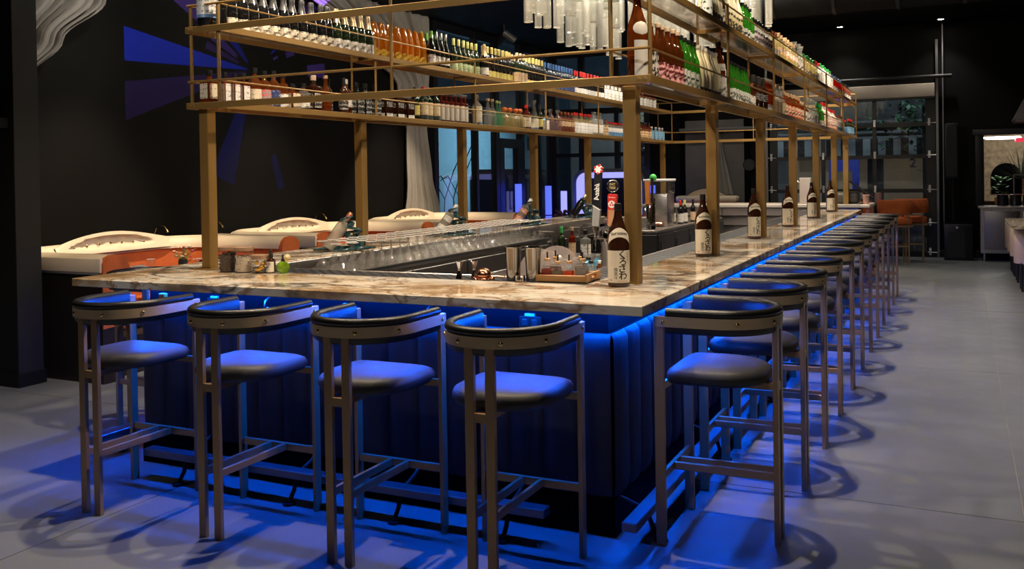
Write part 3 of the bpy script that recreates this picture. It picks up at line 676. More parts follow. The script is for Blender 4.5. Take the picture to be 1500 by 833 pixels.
def bottle_parts(kind):
    if kind in _bm: return _bm[kind]
    k = KINDS[kind]; shape, h, r, g, cap, lab, z0, z1 = k[:8]
    parts = []; G = GC[g]
    if shape == 'carton':
        body = MB().box(-r, r, -r, r, 0, h, .003).mesh('carton', G)
        parts.append(('white_strip', MB().box(r, r+.001, -r*.8, r*.8, h*.04, h*.2).box(-r*.8, r*.8, -r-.001, -r, h*.04, h*.2).mesh('white_strip', LB['white'])))
        parts.append(('lid_print', MB().box(r, r+.001, -r*.7, r*.7, h*.5, h*.72).box(-r*.7, r*.7, -r-.001, -r, h*.5, h*.72).mesh('lid_print', LB['bwl'])))
    elif shape == 'obelisk':
        body = MB().lathe([(r, 0), (r, h*.78), (r*.1, h)], 6).mesh('obelisk', G, False)
    elif shape == 'square':
        b = MB().box(-r, r, -r, r, 0, h*.70, r*.22); b.lathe([(r*.9, h*.69), (r*.45, h*.74), (r*.36, h*.78), (r*.36, h*.86)], SEG, None, False)
        body = b.mesh('bottle', G)
        parts.append(('cap', MB().lathe([(r*.46, h*.85), (r*.48, h*.86), (r*.48, h*.99), (r*.42, h)], SEG).mesh('cap', CAP[cap])))
        e = .0012
        parts.append(('label', MB().box(r, r+e, -r*.78, r*.78, h*z0, h*z1).box(-r*.78, r*.78, -r-e, -r, h*z0, h*z1).mesh('label', LB[lab])))
    else:
        p, zc, nr = prof(shape, h, r)
        body = MB().lathe(p, SEG).mesh('bottle', G, True, 50)
        if shape == 'wrap':
            bm = bmesh.new(); bm.from_mesh(body); rnd = random.Random(3)
            bmesh.ops.subdivide_edges(bm, edges=bm.edges[:], cuts=1)
            for v in bm.verts:
                if v.co.z > .01: v.co.xy *= 1+rnd.uniform(-.05, .05)
            bm.to_mesh(body); bm.free(); body.shade_flat()
            parts.append(('label', MB().cyl((r*1.02, 0, h*.16), (r*1.12, 0, h*.16), r*.62, 16).mesh('label', mat('label_round_yellow', (.80, .50, .05), .5))))
        if zc:
            if shape == 'champ': cp = [(r*.74, zc-h*.04), (r*.52, h*.76), (r*.42, h*.86), (r*.44, h*.88), (r*.44, h*.96), (r*.36, h), (.001, h)]
            elif cap == 'clearc' or k[0] == 'squat': cp = [(nr*.8, zc-.001), (nr*1.0, zc+h*.02), (nr*1.35, zc+h*.08), (nr*1.35, zc+h*.13), (nr*.9, h*.985), (.001, h)]
            else: cp = [(nr, zc), (nr*1.02, zc+.002), (nr*1.02, h*.995), (nr*.9, h*1.003), (.001, h*1.003)]
            parts.append(('cap', MB().lathe(cp, SEG, None, True, False).mesh('cap', CAP[cap])))
        if lab:
            w_ = k[8] if len(k) > 8 else 115
            def fn(u, v):
                a = R(-w_+2*w_*u); return ((r+.0008)*cos(a), (r+.0008)*sin(a), h*(z0+(z1-z0)*v))
            parts.append(('label', MB().grid(fn, 12, 1).mesh('label', LB[lab])))
    for ex in (k[9] if len(k) > 9 else ()):
        nm, mm, za, zb, wd = ex
        def fn2(u, v):
            a = R(-wd+2*wd*u); zz = h*(za+(zb-za)*v)
            rad = r
            if shape not in ('square', 'carton'):
                pr_ = prof(shape, h, r)[0]
                for (ra, a0), (rb, a1) in zip(pr_, pr_[1:]):
                    if a0 <= zz <= a1: rad = ra+(rb-ra)*(zz-a0)/max(1e-6, a1-a0)
            return ((rad+.0012)*cos(a), (rad+.0012)*sin(a), zz)
        if nm.startswith('round'):
            g0 = fn2
            def fn2(u, v, g0=g0):
                e = sqrt(max(.0004, 1-(2*v-1)**2)); return g0(.5+(u-.5)*e, v)
        parts.append((nm, MB().grid(fn2, 12, 10).mesh(nm, LB.get(mm) or CAP[mm])))
    _bm[kind] = (body, parts)
    return _bm[kind]
KINDS = {
 'sq_amber_cream': ('square', .20, .042, 'amber', 'black', 'cream', .12, .58), 'sq_amber_white': ('square', .20, .026, 'amber', 'black', 'white', .05, .64),
 'dec_dark': ('square', .21, .032, 'redam', 'black', 'white', .06, .6), 'dec_cream': ('round', .25, .045, 'amber', 'black', 'cream', .05, .45), 'rd_floral': ('round', .24, .045, 'amber', 'black', 'floral', .05, .48),
 'rd_navy': ('round', .25, .044, 'amber', 'black', 'navy', .05, .48), 'rd_clearlabel': ('slim', .24, .036, 'amber', 'black', 'white', .05, .42), 'sq_cream': ('square', .18, .045, 'amber', 'black', 'cream', .05, .62),
 'rd_clear': ('round', .19, .045, 'clear', 'black', 'white', .1, .45), 'sq_black': ('square', .26, .046, 'dbrown', 'beige', 'bwl', .1, .5), 'flask_amber': ('bell', .27, .046, 'amber', 'cork', None, 0, 0),
 'bord_dark': ('bord', .26, .032, 'dbrown', 'black', 'bwl', .1, .5), 'rd_whitebig': ('round', .26, .05, 'amber', 'white', 'white', .2, .55), 'sq_blacklabel': ('square', .25, .042, 'black', 'black', 'bwl', .06, .62),
 'carton': ('carton', .17, .05, 'dbrown', None, None, 0, 0), 'bord_green': ('bord', .28, .038, 'dgreen', 'grey', 'yellow', .15, .45), 'whisk_green': ('bord', .29, .040, 'dgreen', 'red', 'whisk', .03, .55),
 'slim_amber': ('slim', .27, .036, 'redam', 'clearc', 'plainwhite', .08, .60, 44), 'clear_blue': ('round', .29, .05, 'clear', 'silver', 'cream_blue', .03, .62), 'clear_cork': ('bell', .27, .045, 'clear', 'cork', None, 0, 0),
 'green_tint': ('bell', .26, .035, 'gtint', 'lime', None, 0, 0), 'squat_orange': ('squat', .21, .054, 'pale', 'orange', None, 0, 0), 'rd_redwax': ('round', .26, .05, 'redam', 'red', 'cream', .1, .5),
 'clear_tallblue': ('bell', .31, .045, 'clear', 'clearc', 'cream_blue', .05, .40), 'clear_white': ('round', .23, .04, 'clear', 'white', 'white', .08, .52), 'pinkclear': ('round', .25, .045, 'pinkc', 'clearc', None, 0, 0),
 'rose_amber': ('slim', .24, .036, 'rose', 'copper', 'brownl', .3, .55), 'pale_redcap': ('slim', .25, .036, 'pale', 'red', 'white', .05, .6), 'frost': ('slim', .29, .038, 'frost', 'silver', 'white', .1, .5),
 'tan_box': ('slim', .21, .034, 'pale', 'copper', 'brownl', .03, .66), 'small_redcap': ('slim', .19, .036, 'clear', 'red', 'blueband', .04, .62), 'brown_cream': ('round', .25, .045, 'redam', 'black', 'brownl', .05, .5),
 'blue_small': ('slim', .20, .04, 'blue', 'white', 'blue', .05, .6), 'pink_small': ('slim', .20, .04, 'pink', 'pink', 'rorange', .05, .3),
 'magblack': ('burg', .42, .066, 'black', 'black', 'cloud', .12, .38), 'mag_plain': ('bord', .33, .036, 'black', 'black', None, 0, 0), 'champ_dark': ('champ', .31, .044, 'black', 'grey', 'script', .06, .27),
 'champ_gold': ('champ', .31, .043, 'dgreen', 'gold', 'white', .06, .28), 'wrap_orange': ('wrap', .29, .046, 'wrap', None, None, 0, 0), 'wine_greencap': ('burg', .31, .038, 'black', 'bgreen', 'white', .08, .34),
 'wine_silver': ('burg', .31, .037, 'black', 'silver', 'white', .10, .32), 'wine_lime': ('burg', .31, .037, 'dgreen', 'lime', 'green', .06, .30), 'champ_gold2': ('champ', .31, .043, 'black', 'gold', 'white', .06, .28),
 'wine_yellow': ('bord', .31, .037, 'black', 'yellow', 'yellow', .05, .25), 'wine_beige': ('bord', .31, .037, 'dgreen', 'beige', 'beige', .05, .36), 'wine_yellow2': ('bord', .31, .037, 'black', 'yellow', 'yellow', .05, .20),
 'wine_blue': ('bord', .30, .037, 'dblue', 'blue', 'navy', .1, .3), 'wine_redwhite': ('bord', .29, .037, 'black', 'red', 'white', .1, .3), 'white_box': ('slim', .22, .05, 'white', 'white', 'white', .05, .6), 'amber_far': ('slim', .25, .037, 'redam', 'white', 'white', .05, .55),
 'mag_sake': ('tall', .42, .053, 'brown', 'black', 'plainwhite', .03, .44, 42, (('round_neck_label', 'plainwhite', .50, .66, 48),)), 'sake_bw': ('tall', .31, .038, 'brown', 'beige', 'bw', .04, .5), 'sake_pink': ('tall', .32, .040, 'brown', 'beige', 'pinkl', .02, .35),
 'soju_green': ('tall', .31, .037, 'green', 'black', 'soju', .02, .38), 'milky': ('tall', .30, .037, 'milky', 'white', 'black', .02, .15, 178), 'rib_brown': ('tall', .38, .044, 'brown', 'black', 'white', .05, .42, 60, (('ribbon', 'white', .5, .62, 100),)),
 'white_slim': ('slim', .30, .034, 'white', 'white', 'soju', .1, .4), 'soju_green2': ('tall', .29, .036, 'green', 'black', 'soju', .02, .36), 'brown_white': ('slim', .20, .034, 'brown', 'copper', 'white', .05, .5), 'bord_dark2': ('bord', .27, .040, 'dbrown', 'grey', 'bwl', .3, .5),
 'amber_tall': ('slim', .28, .038, 'amber', 'clearc', 'white', .03, .25), 'clear_blue2': ('bell', .28, .045, 'clear', 'beige', 'cream_blue', .05, .45), 'mix_amber': ('round', .24, .045, 'amber', 'cork', 'redcream', .08, .5), 'white_lab': ('round', .21, .042, 'redam', 'beige', 'white', .05, .56),
 'clear_round2': ('bell', .27, .046, 'clear', 'clearc', 'white', .1, .4), 'gin_green': ('round', .27, .040, 'green', 'green', 'white', .1, .3), 'white_red': ('slim', .30, .040, 'white', 'red', 'rorange', .1, .6), 'red_white2': ('round', .26, .046, 'white', 'red', 'rorange', .1, .55),
 'blue_white': ('slim', .22, .044, 'white', 'copper', 'blueband', .03, .6), 'mix_dark': ('round', .22, .044, 'dgreen', 'red', 'blue', .08, .5),
 'grey_white': ('tall', .30, .036, 'white', 'white', 'soju', .05, .5), 'milky2': ('tall', .30, .037, 'milky', 'white', 'black', .02, .30, 178), 'sake_bw2': ('tall', .30, .036, 'brown', 'black', 'bw', .05, .5), 'yellow_black': ('tall', .33, .042, 'milky', 'black', 'yblack', .02, .45),
 'soju_green3': ('tall', .30, .037, 'green', 'black', 'soju', .02, .36), 'purple_white': ('round', .25, .044, 'clear', 'black', 'purple', .02, .58), 'pale_cork': ('slim', .25, .042, 'pale', 'copper', 'white', .1, .4), 'pale_orange': ('round', .27, .046, 'pale', 'cork', 'rorange', .35, .52, 50),
 'clear_ball': ('bell', .30, .046, 'clear', 'clearc', 'white', .1, .4), 'clear_greencap': ('round', .25, .045, 'pale', 'green', 'white', .1, .35), 'clear_redcap': ('slim', .26, .040, 'clear', 'red', 'white', .1, .5), 'clear_green2': ('slim', .27, .044, 'white', 'green', 'white', .1, .6),
 'red_blue': ('round', .24, .046, 'red', 'blue', 'white', .1, .4), 'brown_wl': ('round', .24, .046, 'rose', 'black', 'white', .1, .4), 'small_red': ('round', .17, .042, 'dbrown', 'red', 'redcream', .1, .5)}
GRP = {}
L1 = [
    (0.643, 0.643, 1, 'sq_amber_cream', 'square amber whiskey bottle with cream label and black cap at the front left rack corner'),
    (0.782, 0.842, 2, 'sq_amber_white', 'amber whiskey bottle with tall white label just right of the left uprights'),
    (0.897, 0.897, 1, 'dec_dark', 'dark amber bottle with pale grey label and black cap on the left lower tier'),
    (0.959, 0.959, 1, 'dec_cream', 'tall decanter bottle with cream label and black stopper on the left lower tier'),
    (1.054, 1.054, 1, 'rd_floral', 'amber bottle with pink and grey floral label on the left lower tier'),
    (1.152, 1.152, 1, 'rd_navy', 'round amber bottle with navy label and red spot on the left lower tier'),
    (1.253, 1.253, 1, 'rd_clearlabel', 'pale amber bottle with small white label beside the navy labelled one'),
    (1.365, 1.365, 1, 'sq_cream', 'short square bottle with wide cream label and black cap on the left lower tier'),
    (1.494, 1.494, 1, 'rd_clear', 'clear rounded bottle with small black cap between cream label and dark bottle'),
    (1.644, 1.644, 1, 'sq_black', 'dark square bottle with clear shoulders and cream stopper on the left lower tier'),
    (1.792, 1.792, 1, 'flask_amber', 'bell shaped amber flask with long clear neck on the left lower tier'),
    (1.881, 1.93, 2, 'bord_dark', 'dark slim bottle with black cap behind the white labelled amber bottle'),
    (2.022, 2.022, 1, 'rd_whitebig', 'round amber bottle with big white label and cream neck on the left lower tier'),
    (2.151, 2.405, 3, 'sq_blacklabel', 'black square whiskey bottle with silver grey print and black cap'),
    (2.538, 2.859, 3, 'carton', 'dark brown gift carton with white strip at the foot on left lower tier'),
    (2.997, 2.997, 1, 'bord_green', 'dark green bottle with small yellow label beside the brown cartons'),
    (3.117, 3.321, 3, 'whisk_green', 'green whiskey bottle with cream label and red seal on left lower tier'),
    (3.427, 3.863, 6, 'slim_amber', 'slim red amber bottle with clear neck and narrow white label'),
    (4.09, 4.09, 1, 'clear_blue', 'clear bottle with cream label and blue edge right of the slim amber row'),
    (4.314, 4.416, 2, 'clear_cork', 'tall clear tequila bottle with cork stopper on left lower tier'),
    (4.49, 4.564, 2, 'green_tint', 'pale green tinted bottle with yellow green cap on left lower tier'),
    (4.686, 5.038, 4, 'squat_orange', 'squat round pale gold bottle with orange ball stopper'),
    (5.205, 5.205, 1, 'rd_redwax', 'dark red amber bottle with red wax cap on left lower tier'),
    (5.396, 5.396, 1, 'clear_tallblue', 'tall clear bottle with blue topped cream label on left lower tier'),
    (5.539, 5.539, 1, 'bord_green', 'dark green bottle with green shoulder right of the tall blue labelled bottle'),
    (5.705, 5.705, 1, 'clear_white', 'clear bottle with plain white label beside the fourth rack upright'),
    (5.818, 6.031, 2, 'pinkclear', 'clear faceted bottle with pink tint on the left lower tier'),
    (6.15, 6.44, 4, 'rose_amber', 'pinkish amber bottle with copper cap on left lower tier'),
    (6.525, 7.063, 7, 'pale_redcap', 'pale bottle with bright red cap and white label in a row'),
    (6.97, 7.35, 4, 'frost', 'tall frosted clear bottle with silver top on left lower tier'),
    (7.424, 7.6, 2, 'tan_box', 'pale tan narrow bottle with copper cap on left lower tier'),
    (7.676, 8.212, 7, 'small_redcap', 'small clear bottle with red cap and blue footed label'),
    (9.07, 9.424, 4, 'brown_cream', 'brown bottle with cream label right of the near right post'),
    (9.557, 10.114, 4, 'blue_small', 'small blue bottle with white cap at far end of left tier'),
    (10.259, 10.408, 2, 'pink_small', 'small pink bottle at the very end of the left lower tier'),
]
L2 = [
    (0.644, 0.644, 1, 'magblack', 'big black bottle with white cloud label and blue stripe at upper left corner'),
    (0.753, 0.753, 1, 'mag_plain', 'plain black tall bottle beside the upper left corner upright'),
    (0.836, 1.696, 11, 'champ_dark', 'dark sparkling wine bottle with grey foil and cream script label'),
    (1.774, 2.087, 5, 'champ_gold', 'green sparkling wine bottle with beige gold foil and white label'),
    (2.174, 2.873, 8, 'wrap_orange', 'sparkling wine bottle in crinkled orange wrap with round yellow label'),
    (2.937, 3.033, 3, 'wine_greencap', 'dark wine bottle with bright green cap and white label'),
    (3.11, 3.442, 7, 'wine_silver', 'dark wine bottle with silver cap and small white label'),
    (3.478, 3.865, 6, 'wine_lime', 'dark green wine bottle with pale lime cap and green label'),
    (3.892, 3.944, 2, 'champ_gold2', 'wine bottle with rose gold foil between lime and yellow caps'),
    (4.025, 4.551, 8, 'wine_yellow', 'dark wine bottle with yellow cap and yellow label'),
    (4.581, 4.956, 7, 'wine_beige', 'green wine bottle with beige cap and beige label'),
    (5.005, 5.378, 6, 'wine_yellow2', 'dark wine bottle with yellow cap and short yellow label at far upper tier'),
    (5.467, 6.332, 11, 'wine_blue', 'blue black wine bottle with blue cap on the far upper left tier'),
    (6.416, 7.468, 10, 'wine_redwhite', 'dark wine bottle with red or white cap near the far end of upper left tier'),
    (7.568, 8.345, 6, 'white_box', 'white carton seen below the front beam on the far upper left tier'),
    (9.091, 9.68, 5, 'amber_far', 'amber bottle with white label at the end of the upper left tier'),
]
R1 = [
    (0.735, 0.735, 1, 'mag_sake', 'large brown sake bottle with round white neck label at the near right rack corner'),
    (0.971, 0.971, 1, 'sake_bw', 'brown bottle with black and white striped label behind the near right upright'),
    (1.079, 1.417, 5, 'sake_pink', 'brown sake bottle with pink label of dark red shapes and beige cap'),
    (1.501, 1.816, 4, 'soju_green', 'tall green bottle with grey white label between the pink labels and milky ones'),
    (1.896, 2.275, 6, 'milky', 'milky cream sake bottle with black foot label on right lower tier'),
    (2.349, 2.349, 1, 'rib_brown', 'tall brown bottle with folded white ribbon label on right lower tier'),
    (2.482, 2.541, 1, 'white_slim', 'slim white bottle behind the second right upright'),
    (2.745, 3.311, 7, 'soju_green2', 'green bottle with white printed label right of the second upright'),
    (3.385, 3.487, 2, 'brown_white', 'small brown bottle with white label after the green bottles'),
    (3.564, 3.891, 3, 'bord_dark2', 'dark bottle with grey cap on right lower tier before the orange bottles'),
    (3.948, 4.215, 4, 'amber_tall', 'orange amber bottle with clear neck and white foot label'),
    (4.403, 4.804, 3, 'clear_blue2', 'clear bottle with blue ring label on right lower tier'),
    (4.911, 5.73, 6, 'mix_amber', 'amber bottle with red and cream label on middle right lower tier'),
    (5.816, 6.174, 3, 'white_lab', 'small bottle with plain white label on middle right lower tier'),
    (6.267, 6.865, 4, 'clear_round2', 'clear bottle with round glass stopper on right lower tier'),
    (7.025, 7.303, 3, 'gin_green', 'bright green bottle with green cap on right lower tier'),
    (7.476, 7.776, 3, 'white_red', 'tall white bottle with red cap on right lower tier'),
    (7.963, 8.563, 5, 'red_white2', 'white bottle with red cap and orange print on right lower tier'),
    (8.704, 9.38, 5, 'blue_white', 'white and blue bottle with copper cap on right lower tier'),
    (9.787, 10.967, 7, 'mix_dark', 'small dark bottle with coloured label at far end of right lower tier'),
]
R2 = [
    (1.888, 1.953, 2, 'grey_white', 'grey and white labelled bottle at top edge of the right upper tier'),
    (2.02, 2.431, 6, 'milky2', 'cream white bottle with black foot label on right upper tier'),
    (2.508, 2.508, 1, 'sake_bw2', 'dark bottle with grey streaked label on right upper tier'),
    (2.648, 2.966, 4, 'yellow_black', 'pale yellow bottle with black printed label on right upper tier'),
    (3.056, 3.465, 5, 'soju_green3', 'bright green bottle with grey white label on the right upper tier'),
    (3.541, 4.185, 7, 'purple_white', 'clear bottle with purple figure label and dark cap on right upper tier'),
    (4.277, 4.499, 3, 'pale_cork', 'pale gold bottle with cork top on right upper tier'),
    (4.631, 5.476, 6, 'pale_orange', 'pale gold bottle with cork and orange mark on right upper tier'),
    (5.598, 5.983, 3, 'clear_ball', 'clear bottle with large clear ball stopper on right upper tier'),
    (6.119, 6.748, 5, 'clear_greencap', 'clear bottle with pale green cap on right upper tier'),
    (6.851, 7.174, 3, 'clear_redcap', 'clear bottle with red cap on right upper tier'),
    (7.286, 8.2, 5, 'clear_green2', 'clear bottle with white label and tall green cap on right upper tier'),
    (8.4, 9.27, 5, 'red_blue', 'red bottle with blue and cream cap on right upper tier'),
    (9.426, 10.178, 4, 'brown_wl', 'brown bottle with white label at far part of right upper tier'),
    (10.448, 11.018, 4, 'small_red', 'small dark bottle with red cap at the far end of right upper tier'),
]
NAMEOF = {'square': 'spirit_bottle', 'round': 'spirit_bottle', 'bell': 'spirit_bottle', 'slim': 'spirit_bottle', 'squat': 'tequila_bottle', 'bord': 'wine_bottle', 'burg': 'wine_bottle', 'champ': 'sparkling_bottle',
          'wrap': 'wrapped_bottle', 'tall': 'sake_bottle', 'carton': 'bottle_carton', 'obelisk': 'crystal_obelisk'}
def place_runs(runs, xc, dx, zs, face, gname):
    last = -9
    for y0, y1, n, kind, label in runs:
        k = KINDS[kind]; r = k[2]
        body, parts = bottle_parts(kind)
        if y1 > 10.2: y1 = 10.2
        if y0 > 10.2: y0 = 10.2
        sp = (y1-y0)/(n-1) if n > 1 else 1
        need = 2*r+.004
        stag = sp < .86*need
        if not stag and n > 1 and sp < need: sp = need
        if stag:                               # two rows: check the diagonal pitch, stretch when too tight
            d = sqrt(sp*sp+(2*dx)**2)
            if 2*sp < need: sp = need/2
        for i in range(n):
            y = y0+sp*i
            x = xc+(dx if i % 2 else -dx)*(1 if stag else .0)+(0 if stag else random.uniform(-.008, .008))
            pts = PLACED.setdefault(zs, [])
            for _ in range(40):                # keep clear of the neighbours already standing
                hit = [q for q in pts if (q[0]-x)**2+(q[1]-y)**2 < (q[2]+r*1.03+(.35*r if k[0] in ('square', 'carton') else 0)+.002)**2]
                if not hit: break
                y += .008
            pts.append((x, y, r*(1.35 if k[0] in ('square', 'carton') else 1.03)))
            if y > 10.24: continue
            nm = NAMEOF[k[0]]
            o = link(nm, body, None, (x, y, zs), face if k[0] not in ('square', 'carton') else face*.12)
            lab_ = label
            if n > 1:
                lab_ = SHORT(label, gname)+', '+ordn[i]+' from its near end'
            tag(o, lab_, 'carton' if k[0] == 'carton' else 'bottle', ('%s on the %s' % (nm.replace('_', ' ')+'s', gname)) if n > 1 else None)
            for pn, pm_ in parts: link(pn, pm_, o)
PLACED = {}
import re
def SHORT(label, g):
    for p_ in (r' on (the )?(far )?(left|right|middle right|upper left) (lower|upper) tier.*', r' on the far upper left tier.*', r' at (the )?(very )?(far )?end of.*', r' near the far end.*', r' at far .*', r' on the left lower.*', r' on right lower.*', r' on middle.*', r' seen below.*', r' in a row', r' right of .*', r' between .*', r' after .*', r' before .*', r' behind .*', r' just right.*', r' at top edge.*', r' at the end of.*', r' at .*'):
        label = re.sub(p_, '', label)
    side, tier = g.split()[0], g.split()[1]
    return ' '.join((tier+' '+side+' '+label).split()[:11])
place_runs(L1, -2.96, .052, Z1, R(-38), 'left lower tier')
place_runs(L2, -2.96, .052, Z2, R(-38), 'left upper tier')
place_runs(R1, -.245, .046, Z1, R(-48), 'right lower tier')
place_runs(R2, -.245, .046, Z2, R(-48), 'right upper tier')

# ------------------------------------------------------------------ large sake bottles on the counter
def wrap_text(body, size, cx, cz, r, bold=0, ls=None):
    v, fs = text_mesh(body, size, 0, bold)
    out = []
    for x, y, z in v:
        a = (x+cx)/r; out.append(((r+.0009)*sin(a), -(r+.0009)*cos(a), y+cz))
    return out, fs
SK_R, SK_H = .0535, .405
skp = [(.047, 0), (.052, .004), (SK_R, .012), (SK_R, .215), (.052, .238), (.045, .268), (.032, .305), (.0215, .335), (.0175, .36), (.017, .372)]
sk_body = MB().lathe(skp, 28).mesh('sake_bottle', GC['dbrown'])
sk_cap = MB().lathe([(.0178, .368), (.0182, .37), (.0182, .402), (.016, .405)], 20).mesh('cap', CAP['black'])
PAPER = mat('washi_paper', (.70, .63, .50), .6, var=.05, vscale=40)
INK = mat('brush_ink', (.02, .018, .016), .6); REDINK = mat('red_ink', (.5, .07, .05), .6)
def shell(r_, a0, a1, z0, z1, nu=14, nv=1, fz=None):
    def fn(u, v):
        a = R(a0+(a1-a0)*u); z = z0+(z1-z0)*v
        if fz: z = fz(u, v)
        rad = r_ if not callable(r_) else r_(z)
        return (rad*sin(a), -rad*cos(a), z)
    return MB().grid(fn, nu, nv)
sk_label = shell(SK_R+.0006, -84, 84, .022, .178).mesh('label', PAPER)
def skr(z):
    for (ra, a0), (rb, a1) in zip(skp, skp[1:]):
        if a0 <= z <= a1: return ra+(rb-ra)*(z-a0)/(a1-a0)+.0009
    return SK_R
sk_neck = shell(skr, -68, 68, 0, 1, 18, 4, lambda u, v: .243+.045*v-.034*((2*u-1)**2)+.0*v).mesh('neck_label', PAPER)
tm = MB()
for i, ch_ in enumerate('くろさわ'):
    for ox, oz in ((0, 0), (.0013, .0004), (-.0013, -.0004), (.0005, .0012), (-.0005, -.0012)):
        v, fs = wrap_text(ch_, .045, .012+ox+(.004 if i in (1, 3) else 0), .157+oz-.0345*i, SK_R); tm.add(v, fs)
sk_t1 = tm.mesh('brush_writing', INK, False)
tm = MB()
for i, ch_ in enumerate('純米酒'):
    v, fs = wrap_text(ch_, .019, -.020, .085-.0185*i, SK_R, .0003); tm.add(v, fs)
sk_t2 = tm.mesh('small_writing', INK, False); tm = MB()
for i, ch_ in enumerate('信州佐久'):
    v, fs = wrap_text(ch_, .012, .042, .160-.0135*i, SK_R, .0); tm.add(v, fs)

sk_t5 = tm.mesh('side_writing', INK, False)
tm = MB(); v, fs = wrap_text('印', .012, -.046, .034, SK_R, .0003); tm.add(v, fs); v, fs = wrap_text('KUROSAWA', .0085, .012, .030, SK_R); tm.add(v, fs)
sk_t3 = tm.mesh('red_seal', REDINK, False)
v, fs = text_mesh('kurosawa', .022, 0, .0004)
tm = MB(); o_ = []
for x, y, z in v:
    zz = y+.262-.36*x*x*8; rad = skr(zz)+.0008; a = x/rad; o_.append((rad*sin(a), -rad*cos(a), zz))
tm.add(o_, fs); sk_t4 = tm.mesh('neck_writing', INK, False)
for i in range(6):
    y = PYR[i]-.118; x = -.318
    o = link('large_sake_bottle', sk_body, None, (x, y, HT), R(14)-.28*0+R((20, 26, 30, 33, 35, 36)[i])*.6)
    tag(o, 'tall brown sake bottle with brush lettered label, %s from the counter corner' % ordn[i], 'bottle', 'large sake bottles by the rack posts')
    for nm, me in (('cap', sk_cap), ('label', sk_label), ('neck_label', sk_neck)):
        p = link(nm, me, o)
        if nm == 'label':
            link('brush_writing', sk_t1, p); link('small_writing', sk_t2, p); link('side_writing', sk_t5, p); link('red_seal', sk_t3, p)
        if nm == 'neck_label': link('neck_writing', sk_t4, p)

# ------------------------------------------------------------------ chandelier
ch_t = thing('chandelier', 'chandelier of hanging clear glass tubes above the middle of the bar', 'chandelier', (-1.75, 6.0, CZ))
MB().lathe([(.001, -.05), (.9, -.05), (.9, 0), (.001, 0)], 40, Matrix.Diagonal((1.25, 2.5, 1, 1))).build('ceiling_plate', BLACKM, ch_t)
TG = glass('tube_glass', (.95, .95, .93), .10, .05, (.88, .85, .79)); TE = glass('tube_rim', (.9, .9, .88), .8, .05, (.95, .92, .85))  # rim glass whitened: bright edge highlight put into its colour
def tube_mesh(L):
    b = MB().lathe([(.036, 0), (.036, L)], 12, None, False, False); b.lathe([(.028, 0), (.028, L)], 12, None, False, False); return b.mesh('glass_tube', TG)
tl = [tube_mesh(L) for L in (.72, .9, 1.08)]
rim = MB().lathe([(.036, 0), (.0365, .008), (.028, .008), (.028, 0), (.036, 0)], 12, None, False, False).mesh('rim', TE)
rnd = random.Random(5); npl = []
tries = 0
while len(npl) < 150 and tries < 9000:
    tries += 1
    a = rnd.uniform(0, 2*pi); q = sqrt(rnd.random()); x, y = 1.15*q*cos(a), 2.4*q*sin(a)
    if all((x-u)**2+(y-v)**2 > .125**2 for u, v, _ in npl): npl.append((x, y, q))
for x, y, q in npl:
    zb = 2.82+.32*q*q+.12*(y/2.4)+rnd.choice((0, .06, .12, .2, .3))
    k = rnd.randrange(3); L = (.72, .9, 1.08)[k]
    g = link('glass_tube', tl[k], ch_t, (x, y, zb-CZ)); link('rim', rim, g)

# ================================================================== THINGS ON THE COUNTER
WOODL = mat('jar_lid_wood', (.28, .17, .10), .5, var=.2, vscale=30, stretch=(1, 1, 12))
def jar(x, y, r_, h, label, fill, fillh):
    t = thing('storage_jar', label, 'jar', (x, y, HT), group='storage jars by the left post')
    MB().lathe([(r_*.96, 0), (r_, .006), (r_, h-.02)], 24, None, True, False).build('glass_body', CLEAR, t)
    MB().lathe([(r_*1.01, h-.022), (r_*1.01, h-.002), (r_*.97, h)], 24).build('lid', WOODL, t)
    rnd = random.Random(int(x*1000)); b = MB()
    n = 150
    for i in range(n):
        a = rnd.uniform(0, 2*pi); q = sqrt(rnd.random())*(r_-.012); z = rnd.uniform(.01, fillh) if i % 3 else fillh+rnd.uniform(-.008, .008)
        if i % 3 == 1: q = r_-.011
        s_ = rnd.uniform(.006, .009)
        b.sphere((q*cos(a), q*sin(a), z), s_, 6, 4, (1, rnd.uniform(.6, 1), rnd.uniform(.6, 1)))
    b.lathe([(r_-.013, .004), (r_-.013, fillh-.005)], 16)
    tag(b.build('filling', fill, t, None, False), kind='stuff')
jar(-2.765, .56, .056, .150, 'left glass jar with wooden lid half full of dark brown beans', mat('dark_beans', (.06, .032, .02), .5, var=.4), .105)
jar(-2.645, .565, .056, .150, 'second glass jar with wooden lid filled with pale grey brown nuts', mat('pale_nuts', (.66, .55, .42), .6, var=.35, vscale=40), .09)
t = thing('short_jar', 'short glass jar with wooden lid holding orange peel, beside the two tall jars', 'jar', (-2.525, .57, HT))
MB().lathe([(.05, 0), (.052, .005), (.052, .085)], 24, None, True, False).build('glass_body', CLEAR, t); MB().lathe([(.053, .083), (.053, .105), (.05, .107)], 24).build('lid', WOODL, t)
b = MB(); rnd = random.Random(4)
for i in range(16):
    a = rnd.uniform(0, 6.3); q = rnd.uniform(.015, .038); z = rnd.uniform(.01, .068)
    b.tube([(q*cos(a+k*.35), q*sin(a+k*.35), z+.004*sin(k+i)) for k in range(5)], [.004, .008, .009, .008, .004], 6)
tag(b.build('orange_peel', mat('orange_peel', (.85, .42, .03), .5, var=.3), t), kind='stuff')
t = thing('dropper_bottle', 'small brown dropper bottle with white hand lettered label', 'bottle', (-2.449, .575, HT))
MB().lathe([(.024, 0), (.026, .004), (.026, .072), (.022, .082), (.011, .09), (.011, .096)], 20).build('glass_body', GC['dbrown'], t)
MB().lathe([(.013, .092), (.013, .112), (.008, .114), (.008, .122), (.006, .134), (.002, .138)], 16).build('dropper', CAP['black'], t)
